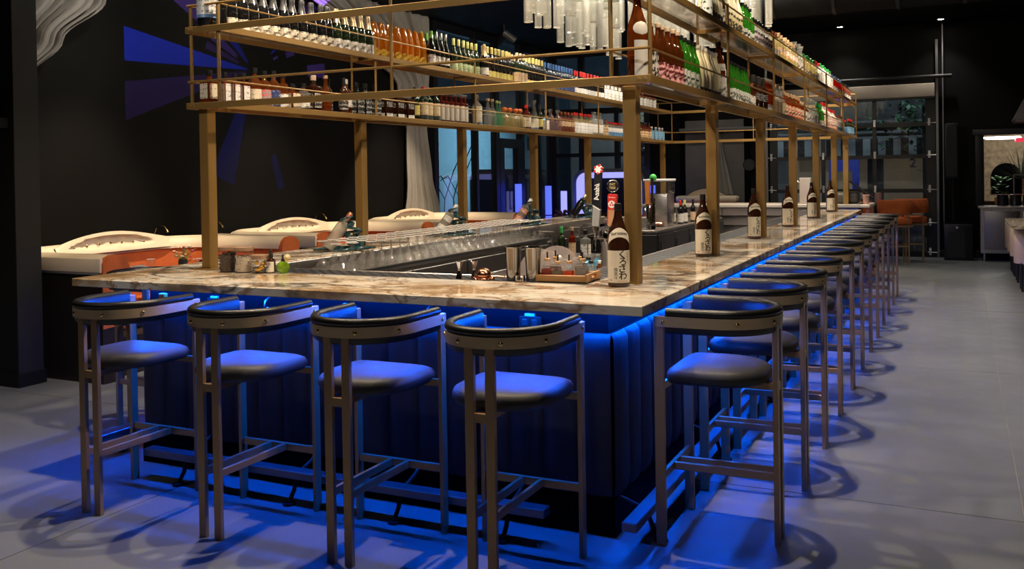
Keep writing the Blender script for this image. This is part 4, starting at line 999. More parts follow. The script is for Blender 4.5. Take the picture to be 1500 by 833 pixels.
lb = shell(.0266, -80, 80, .008, .068).build('label', PAPER, t)
v, fs = text_mesh('月の\n夜', .022, 0, .0004)
MB().add([(.0272*sin((x-.004)/.0272), -.0272*cos((x-.004)/.0272), y+.042) for x, y, z in v], fs).build('hand_lettering', INK, lb, None, False)
t = thing('atomizer_bottle', 'round faceted green atomizer bottle with golden squeeze bulb', 'bottle', (-2.368, .585, HT))
b = MB(); b.sphere((0, 0, .036), .038, 12, 7, (1, 1, .95)); b.lathe([(.02, 0), (.022, .008)], 12); b.build('glass_body', glass('lime_glass', (.62, .85, .12), .5, .05, (.42, .62, .05)), t, None, False)
MB().lathe([(.011, .07), (.011, .085), (.007, .088), (.007, .105), (.004, .11)], 12).build('spray_top', CAP['black'], t)
b = MB(); b.sphere((.040, -.012, .094), .020, 14, 9); b.tube([(.006, 0, .095), (.022, -.006, .095)], .004, 6); b.build('squeeze_bulb', mat('bulb_gold', (.55, .45, .22), .45), t)

# post base plate reflections etc. come by themselves; jiggers
jm = MB().lathe([(.018, 0), (.021, .001), (.016, .02), (.006, .046), (.005, .05), (.008, .056), (.019, .088), (.021, .092), (.018, .09), (.006, .058)], 20, None, True, True).mesh('jigger', CHROME)
for x, y, l in ((-1.232, .65, 'left steel hourglass jigger standing on the inner counter edge'), (-1.168, .70, 'right steel hourglass jigger with square knurled waist on the counter edge')):
    t = link('jigger', jm, None, (x, y, HT)); tag(t, l, 'jigger', 'steel jiggers')
    MB().lathe([(.0075, .044), (.009, .05), (.0075, .057)], 8).build('waist_ring', STEEL, t)
COPPER = mat('copper', (.78, .34, .20), .18, 1)
t = thing('copper_strainer', 'polished copper strainer dome with ring and handle lying on the counter', 'strainer', (-1.10, .68, HT))
MB().lathe([(.052, .0), (.054, .004), (.052, .010), (.045, .012), (.044, .008)], 24).build('rim_ring', COPPER, t)
b = MB(); b.sphere((0, 0, .022), .040, 20, 12, (1, 1, .95)); b.build('dome', COPPER, t)
b = MB(); b.tube([(.045, 0, .016), (.08, .01, .018), (.115, .02, .012)], [.004, .005, .007], 8); b.build('handle', COPPER, t)
sp = MB(); sp.tube([(.056*cos(a_/60*2*pi), .056*sin(a_/60*2*pi), .006+.004*sin(a_*2.2)) for a_ in range(60)], .0035, 5, True); sp.build('spring_coil', COPPER, t)
TIN = mat('polished_tin', (.26, .26, .265), .10, 1)
shm = MB().lathe([(.036, 0), (.037, .004), (.038, .06), (.0435, .172), (.0445, .175), (.0425, .174), (.034, .03)], 28, None, True, True).mesh('shaker_tin', TIN)
for x, l, pair in ((-.935, 'tall steel shaker tin beside the copper strainer', 0), (-.82, 'tall steel shaker tin nearest the wooden tray', 1)):
    t = link('shaker_tin', shm, None, (x, .70, HT)); tag(t, l, 'shaker', 'steel shaker tins')
    MB().lathe([(.0445, .1705), (.0460, .173), (.0445, .176), (.0430, .173)], 28, None, False, False).build('rolled_rim', CHROME, t)
t = thing('napkin_ring', 'small chrome clip between the two shaker tins', 'clip', (-.872, .655, HT))
MB().box(-.022, .022, -.012, .012, 0, .006).box(-.022, -.016, -.012, .012, .006, .03).box(.016, .022, -.012, .012, .006, .03).build('clip_frame', CHROME, t)
# bitters tray
TRW = mat('tray_wood', (.45, .22, .07), .45, var=.15, vscale=20, stretch=(1, 10, 10))
t = thing('bitters_tray', 'light wooden tray with handle hole carrying the bitters bottles', 'tray', (-.665, .80, HT), R(4))
MB().box(-.13, .13, -.105, .105, 0, .010, .002).build('bottom', TRW, t)
MB().box(-.13, .13, -.117, -.105, 0, .034, .002).build('front_side', TRW, t); MB().box(-.13, .13, .105, .117, 0, .034, .002).build('back_side', TRW, t)
def endp(s):
    b = MB(); x0, x1 = (.13, .142) if s > 0 else (-.142, -.13)
    b.box(x0, x1, -.117, -.04, 0, .04).box(x0, x1, .04, .117, 0, .04).box(x0, x1, -.04, .04, 0, .014).box(x0, x1, -.04, .04, .031, .04)
    return b
endp(1).build('handle_end', TRW, t); endp(-1).build('handle_end', TRW, t)
def dec_mesh(w_, h):
    b = MB().box(-w_, w_, -w_, w_, 0, h, .004); b.lathe([(w_*.9, h-.002), (w_*.7, h+.010), (.011, h+.018), (.011, h+.034)], 14, None, False, True); return b
cork = lambda h: MB().lathe([(.0145, h+.028), (.015, h+.030), (.015, h+.040), (.010, h+.042)], 14)
pour = lambda h: MB().cyl((0, 0, h+.04), (0, 0, h+.075), .0045, 8)
for x, y, w_, h, liq, l in ((-.758, .745, .027, .062, (.45, .03, .02), 'square bitters bottle of red liquid at the left end of the tray'), (-.755, .845, .026, .062, (.20, .02, .01), 'dark red bitters bottle behind the red one on the tray'),
                            (-.695, .735, .026, .05, (.30, .28, .2), 'short clear bitters bottle second along the tray front'), (-.648, .775, .022, .048, (.75, .12, .02), 'bitters bottle of orange liquid in the middle of the tray'),
                            (-.615, .86, .028, .066, (.45, .4, .36), 'tall clear bitters bottle at the back of the tray'), (-.572, .775, .028, .062, (.4, .4, .4), 'cut glass bitters bottle at the right end of the tray')):
    t = thing('bitters_bottle', l, 'bottle', (x, y, HT+.0102), group='bitters bottles on the tray')
    dec_mesh(w_, h).build('glass_body', CLEAR, t); MB().box(-w_+.003, w_-.003, -w_+.003, w_-.003, .004, h*.8).build('liquid', glass('bitters_%d' % int(liq[0]*100+liq[1]*1000), liq, .6, .05, liq), t)
    c_ = cork(h).build('cork', mat('brass_cork', (.55, .33, .14), .5), t); pour(h).build('pourer', CAP['black'], t)
t = thing('steel_canister', 'tall brushed steel canister on the inner edge of the right counter', 'canister', (-.61, 1.56, HT))
MB().lathe([(.054, 0), (.056, .004), (.056, .27), (.058, .275), (.058, .283), (.052, .283), (.05, .2)], 30).build('shell', STEEL, t)
MB().lathe([(.0565, .24), (.0575, .245), (.0565, .25)], 30, None, False, False).build('bead_ring', CHROME, t)

# octopus bottle holders with leaning bottles on the left counter
TEAL = mat('teal_glaze', (.010, .045, .055), .2, var=.3, coat=.4)
def octopus(x, y, n, rz, kind, label_b):
    t = thing('octopus_holder', 'glossy dark teal octopus bottle holder on the left counter, %s from the near end' % n, 'bottle holder', (x, y, HT), rz, 'octopus bottle holders'); t.scale = (1.18,)*3
    b = MB(); b.sphere((.10, 0, .052), .052, 16, 10, (1.05, .95, 1)); b.sphere((.055, 0, .085), .034, 12, 8)
    b.build('head', TEAL, t)
    rnd = random.Random(n and len(n)*7+int(y*10))
    for k in range(7):
        s = -1 if k % 2 else 1
        a = (k-3)*.5
        pts = []; rs = []
        N = 16
        for i in range(N):
            q = i/(N-1)
            if k < 4:   # lying on the counter and curling at the tip
                rad = .03+.13*q; an = a+1.6*q*s+pi*(.0 if k < 2 else 1)*.55
                px_, py_, pz_ = .06+rad*cos(an)*1.0-(.08 if k > 1 else 0), rad*sin(an)*.8, .016+.05*max(0, q-.65)*s*(1 if k % 2 else -.3)+.0
            else:       # wrapping up round the leaning bottle
                px_, py_, pz_ = .055-.02*(k-5)+.05*sin(q*7+k), s*.055*cos(q*5+k*.8), .05+.05*(k-4)+.07*q
            pts.append((px_, py_, max(.012, pz_))); rs.append(.017*(1-q*.72))
        b = MB(); b.tube(pts, rs, 8); b.build('tentacle', TEAL, t)
    e = MB(); e.sphere((.05, -.032, .105), .008, 8, 6); e.build('eye', mat('eye_gold', (.6, .35, .1), .3), t)
    # the bottle it holds leans back over it
    GN = gcol('gin', (.9, .9, .86), .5, (.62, .60, .52))
    hb = {'clear': ('leaning_bottle', GN, CAP['copper'], None), 'paper': ('leaning_bottle', GN, CAP['white'], LB['white']), 'mixed': ('leaning_bottle', GN, CAP['white'], LB['redcream']), 'champ': ('leaning_bottle', GC['black'], CAP['gold'], None)}[kind]
    o = MB().lathe([(.036, 0), (.038, .006), (.038, .165), (.034, .18), (.014, .195), (.0125, .25)], 20).build('leaning_bottle', hb[1], None)
    M = Matrix.Translation((x, y, HT)) @ Matrix.Rotation(rz, 4, 'Z') @ Matrix.Scale(1.18, 4) @ Matrix.Translation((-.098, 0, .0225)) @ Matrix.Rotation(R(36), 4, 'Y')
    o.matrix_world = M; tag(o, label_b, 'bottle', 'bottles leaning in the octopus holders')
    MB().lathe([(.0155, .215), (.016, .218), (.016, .262), (.013, .268)], 16).build('cap', hb[2], o)
    if hb[3]:
        MB().lathe([(.0386, .02), (.0386, .075)], 20, None, False, False).build('label', hb[3], o)
        MB().lathe([(.0386, .11), (.0386, .155)], 20, None, False, False).build('upper_label', hb[3], o)
octopus(-2.98, 1.98, 'first', R(52), 'clear', 'clear bottle with copper neck leaning in the first octopus holder')
octopus(-2.98, 3.58, 'second', R(52), 'paper', 'clear bottle with white paper labels leaning in the second octopus holder')
octopus(-2.98, 5.18, 'third', R(52), 'mixed', 'colourful labelled bottle leaning in the third octopus holder')
octopus(-2.98, 6.76, 'fourth', R(52), 'champ', 'dark bottle with gold foil neck leaning in the fourth octopus holder')

# ================================================================== INSIDE THE BAR
def cabinet(nm, label, x0, x1, y0, y1, h, face, doors, m=DSTEEL, lip=True, cat='bar cabinet'):
    t = thing(nm, label, cat, (0, 0, 0))
    MB().box(x0, x1, y0, y1, .0, h-.03, .003).build('carcass', m, t)
    MB().box(x0, x1, y0, y1, h-.03, h, .004).build('worktop', STEEL, t)
    if lip: MB().box(x0, x0+.012, y0, y1, h, h+.06, .002).build('backsplash', STEEL, t)
    if doors:
        n = doors
        for k in range(n):
            if face == 'x':
                a, b_ = y0+(y1-y0)*k/n+.01, y0+(y1-y0)*(k+1)/n-.01
                d = MB().box(x1, x1+.018, a, b_, .1, h-.05, .003).build('door', m, t); MB().box(x1+.018, x1+.034, a+.04, a+.055, h-.28, h-.12, .003).build('handle', CHROME, d)
            else:
                a, b_ = x0+(x1-x0)*k/n+.01, x0+(x1-x0)*(k+1)/n-.01
                d = MB().box(a, b_, y0-.018, y0, .1, h-.05, .003).build('door', m, t); MB().box(a+.04, a+.055, y0-.034, y0-.018, h-.28, h-.12, .003).build('handle', CHROME, d)
    return t
DB = cabinet('drainboard', 'stainless drainboard island along the left counter holding upturned glasses', -2.66, -2.20, .92, 4.0, 1.03, 'x', 4, DSTEEL, False, 'drainboard')
MB().box(-2.20, -2.186, .92, 4.0, 1.022, 1.042, .002).build('edge_lip', RUB, DB)
# upturned stemmed glasses
gm = MB().lathe([(.052, 0), (.0505, .0005), (.03, .035), (.008, .075), (.0042, .085), (.0038, .155), (.006, .165), (.036, .172), (.037, .174), (.001, .175)], 16, None, False, True).mesh('coupe_glass', glass('stemware', (.97, .97, .965), .03, .03, (.9, .88, .85), .13))
mm_ = MB().lathe([(.056, 0), (.0545, .0005), (.006, .07), (.004, .08), (.0038, .165), (.006, .172), (.038, .178), (.039, .18), (.001, .181)], 16, None, False, True).mesh('martini_glass', _m['stemware'])
footm = MB().lathe([(.036, .1722), (.0385, .174), (.036, .1762)], 16, None, False, False).mesh('foot', TE)
footm2 = MB().lathe([(.038, .1782), (.0405, .180), (.038, .1822)], 16, None, False, False).mesh('foot', TE)
k = 0
for i in range(2):
    o = link('martini_glass', mm_, None, (-2.30+.05*i, 1.0+.10*i, 1.031)); link('foot', footm2, o)
    tag(o, '%s upturned martini glass at the near end of the drainboard' % ('nearest', 'second')[i], 'glass', 'upturned martini glasses')
y = 1.25
while y < 3.9:
    for j, x in enumerate((-2.60, -2.485, -2.37, -2.255)):
        o = link('coupe_glass', gm, None, (x, y+(.055 if j % 2 else 0), 1.031)); link('foot', footm, o)
        kq = int(round((y-1.25)/.115)); tag(o, 'upturned coupe glass, %s in the %s drainboard row' % (ordn[kq], ('wall side', 'second', 'third', 'inner side')[j]), 'glass', 'upturned coupe glasses on the drainboard')
    y += .115
# steel pipes of the speed rail beyond
t = thing('speed_rail', 'double stainless pipe rail running along the left counter beyond the glasses', 'rail', (-2.74, 5.7, 0))
for x, z in ((.05, 1.0), (.14, .92)): MB().cyl((x, -.85, z), (x, .68, z), .014).build('pipe', CHROME, t)
for y in (-.75, 0, .6): MB().box(-.04, .17, y-.015, y+.015, .88, 1.03, .003).box(-.03, -.0, y-.015, y+.015, 0, .9).build('bracket', STEEL, t)
MB().box(-.05, -.03, -.85, .68, .62, .98).build('back_plate', DSTEEL, t)
# station in the middle with tap tower, ice bin
cabinet('ice_station', 'stainless ice station behind the front counter', -1.70, -.78, 1.25, 2.35, .90, 'y', 2, DSTEEL)
t = thing('glass_bin', 'clear curved bin full of glass pieces behind the wooden tray', 'bin', (-1.10, 1.55, .901))
AC = glass('acrylic', (.93, .86, .82), .42, .06, (.75, .66, .62))
pth = [(-.16, 0, 0)]+[(.16*cos(pi-pi*q/14), 0, .10+.17*sin(pi-pi*q/14)) for q in range(15)]+[(.16, 0, 0)]
poly = [(p_[0], p_[2]) for p_ in pth]
for y in (-.12, .12): MB().prism(poly, y-.004, y+.004, Matrix(((1, 0, 0, 0), (0, 0, 1, 0), (0, 1, 0, 0), (0, 0, 0, 1)))).build('end_panel', AC, t)
MB().box(-.16, .16, -.12, .12, 0, .01).build('base', STEEL, t)
rnd = random.Random(9); b = MB()
for i in range(46):
    b.sphere((rnd.uniform(-.11, .11), rnd.uniform(-.09, .09), rnd.uniform(.03, .22)), rnd.uniform(.012, .026), 8, 5)
tag(b.build('glass_pieces', glass('ice_glass', (.95, .94, .93), .65, .03, (.9, .86, .83)), t, None, False), kind='stuff')
o = link('martini_glass', mm_, None, (-1.20, 1.80, .901)); link('foot', footm2, o); tag(o, 'single upturned martini glass behind the curved glass bin', 'glass')
b = MB(); o = b.lathe([(.04, 0), (.045, .03), (.043, .07), (.03, .1), (.001, .105)], 18, None, True, False).build('glass_dome', CLEAR, None, (-1.02, 1.82, .901)); tag(o, 'small upturned glass bowl behind the curved bin', 'glass'); MB().lathe([(.0405, 0), (.0425, .003), (.0405, .006)], 18, None, False, False).build('rim', TE, o)
t = thing('beer_tap_tower', 'chrome beer tap tower with two tall tap handles in the middle of the bar', 'beer tap', (-.93, 2.12, .901))
MB().lathe([(.06, 0), (.062, .01), (.045, .02), (.045, .24), (.05, .25), (.05, .33), (.04, .345), (.001, .35)], 24).build('column', CHROME, t)
for x, hh in ((-.055, 0), (.055, 1)):
    MB().tube([(x*.5, -.03, .29), (x, -.07, .295), (x, -.10, .28), (x, -.11, .24), (x, -.112, .21)], .012, 10).cyl((x, -.07, .295), (x, -.07, .345), .013).cyl((x, -.07, .34), (x, -.07, .37), .02, 16).build('faucet', CHROME, t)
TD = mat('tap_black', (.012, .013, .018), .3); TGY = mat('tap_grey', (.30, .30, .30), .4); TR = mat('tap_red', (.55, .03, .025), .35); TW = mat('tap_wood', (.42, .22, .11), .45, stretch=(1, 1, 8)); TWH = mat('tap_white', (.8, .8, .78), .5)
Mz = Matrix(((1, 0, 0, 0), (0, 0, -1, 0), (0, 1, 0, 0), (0, 0, 0, 1)))   # drawing plane x-z, thickness along y
t1 = thing('tap_handle', 'slim black beer tap handle with slanted white lettering over a grey foot', 'tap handle', (-.985, 2.05, 1.272)); t1.rotation_euler = (0, R(4), 0)
MB().prism([(-.024, .0), (.024, .0), (.027, .105), (-.024, .13)], -.012, .012, Mz).build('grey_foot', TGY, t1)
MB().prism([(-.024, .13), (.027, .105), (.024, .36), (-.02, .40), (-.026, .38)], -.012, .012, Mz).build('black_blade', TD, t1)
MB().prism([(-.0245, .131), (.0275, .106), (.0275, .114), (-.0245, .139)], -.0125, .0125, Mz).build('white_stripe', TWH, t1)
v, fs = text_mesh('Asahi', .050, 0, .001); MB().add([(-y*.98+.0, -.0128, x*1.0+.225+.35*(-y)) for x, y, z in v], fs).build('lettering', TWH, t1, None, False)
MB().cyl((0, -.013, .375), (0, .013, .375), .026, 20).build('round_crest', TWH, t1)
for a in (20, 80, 150, 210, 270, 330): MB().cyl((.026*cos(R(a)), -.0145, .375+.026*sin(R(a))), (.026*cos(R(a)), .0145, .375+.026*sin(R(a))), .008, 8).build('red_dot', TR, t1)
t2 = thing('tap_handle', 'red and wooden beer tap handle topped by a round dark medallion', 'tap handle', (-.875, 2.05, 1.272)); t2.rotation_euler = (0, R(3), 0)
MB().prism([(-.020, 0), (.016, 0), (.028, .11), (-.026, .11)], -.012, .012, Mz).build('wood_foot', TW, t2)
MB().prism([(-.026, .11), (.028, .11), (.033, .20), (.028, .212), (-.024, .212), (-.03, .20)], -.013, .013, Mz).build('red_block', TR, t2)
MB().box(-.028, -.022, -.013, .013, 0.01, .11, .001).build('red_edge', TR, t2)
MB().cyl((0, -.0145, .145), (0, .0145, .145), .024, 20).build('white_disc', TWH, t2)
b = MB(); 
for a in (90, 210, 330): b.cyl((.010*cos(R(a)), -.0155, .145+.010*sin(R(a))), (.010*cos(R(a)), -.014, .145+.010*sin(R(a))), .0065, 10)
b.build('emblem', TR, t2)
MB().cyl((0, -.01, .265), (0, .01, .265), .040, 28).build('medallion', TD, t2)
MB().tube([(.038*cos(2*pi*q/28), -.010, .265+.038*sin(2*pi*q/28)) for q in range(28)], .003, 6, True).build('medallion_ring', CHROME, t2)
MB().cyl((0, 0, .205), (0, 0, .228), .008).build('neck', CHROME, t2)
v, fs = text_mesh('FAT\nTIRE', .023, 0, .0004); MB().add([(x, -.0112, y+.263) for x, y, z in v], fs).build('lettering', mat('medallion_gold', (.45, .33, .15), .4), t2, None, False)
v, fs = text_mesh('New Belgium', .0085, 0, .0002); MB().add([(x, -.0134, y+.190) for x, y, z in v], fs).build('small_lettering', TWH, t2, None, False)
# speed rack of bottles further in
cabinet('speed_rack', 'low stainless rack with bottles in the middle of the bar', -2.45, -1.95, 4.45, 5.15, .80, 'x', 1, DSTEEL)
bb = [(-2.33, 4.62, 'bord', .30, .036, 'dgreen', 'green', None, 'dark green bottle on the low steel rack'), (-2.21, 4.60, 'slim', .30, .034, 'redam', 'cork', 'beige', 'red bottle with cork and tan label on the low steel rack'),
      (-2.08, 4.62, 'square', .27, .042, 'clear', 'black', 'white', 'square clear bottle with white label on the low steel rack')]
for x, y, sh, h, r_, g, cp, lb_, l in bb:
    kk = 'x_'+l[:12]; KINDS[kk] = (sh, h, r_, g, cp, lb_, .08, .5); body, parts = bottle_parts(kk)
    o = link('mixer_bottle', body, None, (x, y, .801), R(-60) if sh != 'square' else 0); tag(o, l, 'bottle')
    for pn, pm_ in parts: link(pn, pm_, o)
cabinet('garnish_station', 'low stainless counter with small jars beyond the wooden tray', -1.62, -1.05, 2.75, 4.2, .86, 'y', 1, DSTEEL)
rnd = random.Random(12)
for i in range(16):
    x, y = -1.52+.13*(i % 4), 2.85+.14*(i//4)
    g = [GC['clear'], GC['dbrown'], GC['amber'], GC['blue'], GC['clear']][rnd.randrange(5)]
    h = rnd.uniform(.06, .11)
    o = MB().lathe([(.028, 0), (.03, .004), (.03, h*.7), (.02, h*.8), (.018, h)], 14).build('small_jar', g, None, (x, y, .861))
    tag(o, 'small jar in the cluster beyond the wooden tray, %s row, %s from the left' % (ordn[i//4], ordn[i % 4]), 'jar', 'small jars on the garnish station'); MB().lathe([(.019, h-.004), (.02, h), (.02, h+.016), (.017, h+.018)], 14).build('lid', [CAP['silver'], CAP['black'], CAP['white']][rnd.randrange(3)], o)
# island
BLK = mat('black_cabinet', (.02, .019, .02), .35, .3)
isl = cabinet('back_bar_fridge', 'black back bar fridge island with steel top in the centre of the bar', -2.83, -1.92, 6.45, 9.6, .95, 'x', 5, BLK, False)
MB().box(-2.82, -1.93, 6.43, 6.45, .12, .90, .003).build('end_panel', BLK, isl)
for k in range(4): MB().box(-1.902, -1.895, 6.62+.0, 7.0, .30+.12*k, .36+.12*k).build('vent_slat', DSTEEL, isl)
gl2 = MB().lathe([(.030, 0), (.032, .004), (.04, .12), (.0385, .12), (.031, .008)], 14, None, True, False).mesh('tumbler', _m['stemware']); rm2 = MB().lathe([(.0385, .118), (.0405, .12), (.0385, .122)], 14, None, False, False).mesh('rim', TE)
for i in range(6):
    for j in range(4):
        o = link('tumbler', gl2, None, (-2.56+.1*j*1.0, 6.55+.115*i, .951)); link('rim', rm2, o); tag(o, 'clear tumbler on the steel island, %s row from the front, %s from the left' % (ordn[i], ordn[j]), 'glass', 'tumblers on the island')
t = thing('draft_column', 'round chrome draft column with orange tap handle on the island', 'beer tap', (-2.06, 6.64, .951))
MB().lathe([(.055, 0), (.055, .36), (.045, .38), (.001, .385)], 22).build('column', CHROME, t)
for s in (-1, 1): MB().tube([(s*.03, -.05, .28), (s*.035, -.10, .28), (s*.035, -.11, .22)], .012, 8).build('faucet', CHROME, t)
MB().prism([(-.022, .30), (.022, .30), (.03, .56), (-.028, .56)], -.12, -.09, Mz @ Matrix.Diagonal((1, 1, -1, 1))).build('orange_handle', mat('tap_orange', (.62, .20, .04), .45), t)
MB().prism([(.04, .32), (.065, .32), (.07, .6), (.045, .6)], -.12, -.10, Mz @ Matrix.Diagonal((1, 1, -1, 1))).build('black_handle', TD, t)
MB().sphere((0, .105, .60), .045, 10, 7, (1, .5, 1)).build('green_top', mat('tap_green', (.06, .50, .08), .4), t)
t = thing('juice_dispenser', 'steel drink dispenser with clear tank on the island', 'dispenser', (-2.16, 7.36, .951))
MB().box(-.13, .13, -.14, .16, 0, .40, .01).build('body', STEEL, t); MB().box(-.16, .14, -.16, .16, .40, .55, .012).build('tank', CLEAR, t); MB().box(-.17, .15, -.17, .17, .55, .58, .008).build('tank_lid', mat('lid_white', (.6, .6, .62), .4), t)
MB().box(-.08, .08, -.22, -.14, 0.02, .05, .004).build('drip_tray', COPPER, t)
for i, (x, y, cp, lb_, l) in enumerate(((-2.02, 7.75, 'red', 'white', 'wine bottle with red cap on the island, nearest the dispenser'), (-2.02, 7.95, 'lime', 'white', 'wine bottle with lime cap and white label on the island'), (-2.12, 8.15, 'black', 'bwl', 'black wine bottle between the capped wine bottles on the island'), (-2.0, 8.28, 'black', 'beige', 'dark wine bottle with tan and white label on the island'), (-2.15, 7.85, 'copper', 'cream', 'dark bottle with copper cap behind the island wine bottles'))):
    kk = 'isl%d' % i; KINDS[kk] = ('bord', .30, .037, 'black', cp, lb_, .08, .45); body, parts = bottle_parts(kk)
    o = link('wine_bottle', body, None, (x, y, .951), R(-60)); tag(o, l, 'bottle')
    for pn, pm_ in parts: link(pn, pm_, o)
t = thing('espresso_knob_box', 'black tool caddy with bent handles on the island behind the wine bottles', 'caddy', (-2.35, 8.0, .951))
MB().box(-.09, .09, -.09, .09, 0, .22, .01).build('box', BLK, t)
for k in range(4): MB().tube([(-.05+.035*k, 0, .2), (-.05+.035*k, .01, .32), (-.02+.035*k, .03, .38)], .009, 6).build('tool_handle', BLK, t)
for nm, loc, m_, r_, l in (('mug', (-2.05, 8.95, .951), mat('mug_pink', (.62, .45, .40), .4), .062, 'pale pink mug at the far end of the island'), ('copper_mug', (-2.0, 8.70, .951), COPPER, .045, 'small copper mug beside the pale pink mug')):
    o = MB().lathe([(r_*.8, 0), (r_, .012), (r_, r_*2.4), (r_*.95, r_*2.4), (r_*.9, r_*.3)], 20).build(nm, m_, None, loc); tag(o, l, 'mug')
    MB().tube([(r_*.95, 0, r_*.5), (r_*1.5, 0, r_*.7), (r_*1.5, 0, r_*1.7), (r_*.95, 0, r_*2)], .008, 6).build('handle', m_, o)
# far run
far = thing('far_counter', 'pale steel and marble counter closing the far end of the bar', 'counter', (0, 0, 0))
PINKS = mat('far_steel', (.52, .46, .44), .32, .9, var=.1)
MB().box(-3.3, .06, 9.92, 10.75, 1.075, 1.115, .004).build('countertop', mat('far_top', (.62, .57, .52), .3), far)
for k in range(5): MB().box(-3.25+.62*k, -2.65+.62*k, 9.99, 10.0, .14, 1.06, .004).build('front_panel', PINKS, far)
MB().box(-3.25, -.1, 10.0, 10.7, 0, 1.075).build('carcass', DSTEEL, far); MB().box(-3.25, -.1, 9.94, 9.99, .93, .96).box(-3.25, -.1, 9.93, 9.99, .80, .815).build('pipe_shelf', CHROME, far)
MB().box(.0, .05, 9.95, 10.7, 0, 1.074).build('orange_end', mat('rust_panel', (.35, .10, .04), .6), far)
t = thing('grey_tower', 'plain pale grey draft tower with curved spout on the far counter', 'tower', (-.86, 10.3, 1.116))
MB().box(-.075, .085, -.06, .06, 0, .38, .008).build('tower', mat('tower_grey', (.42, .38, .37), .4), t); MB().tube([(-.08, 0, .32), (-.15, 0, .34), (-.20, 0, .29), (-.205, 0, .2), (-.205, 0, .1)], .013, 8).build('spout', CHROME, t); MB().sphere((-.205, 0, .10), .035, 10, 8).build('valve', CHROME, t)
t = thing('payment_terminal', 'black tilted payment screen on a stand at the far counter end', 'terminal', (-.02, 10.25, 1.116))
MB().box(-.08, .03, -.08, .08, 0, .012, .004).box(-.03, .0, -.02, .02, .01, .16).build('stand', BLACKM, t)
sc_ = MB().box(-.20, .20, -.012, .012, -.008, .012, .004).build('screen', BLACKM, t, (-.06, 0, .2)); sc_.rotation_euler = (0, R(38), 0); sc_.scale = (1, 12, 1)
t = thing('receipt_machine', 'dark rounded machine with amber lamps on the far counter', 'machine', (-.33, 10.4, 1.116))
MB().box(-.22, .22, -.15, .15, 0, .17, .05).build('body', mat('machine_grey', (.08, .075, .07), .4), t)
for x in (-.17, .03): MB().cyl((x, -.152, .11), (x, -.145, .11), .018, 12).build('lamp', emis('amber_lamp', (1, .5, .08), 6), t)
o = MB().lathe([(.03, 0), (.035, .01), (.045, .12), (.05, .13)], 14).build('pink_cup', mat('cup_pink', (.55, .32, .28), .5), None, (.0, 10.05, 1.116)); tag(o, 'small pink cup at the end of the far counter', 'cup'); MB().lathe([(.047, .128), (.052, .13), (.047, .134)], 14, None, False, False).build('rim', mat('cup_pink', ()), o)

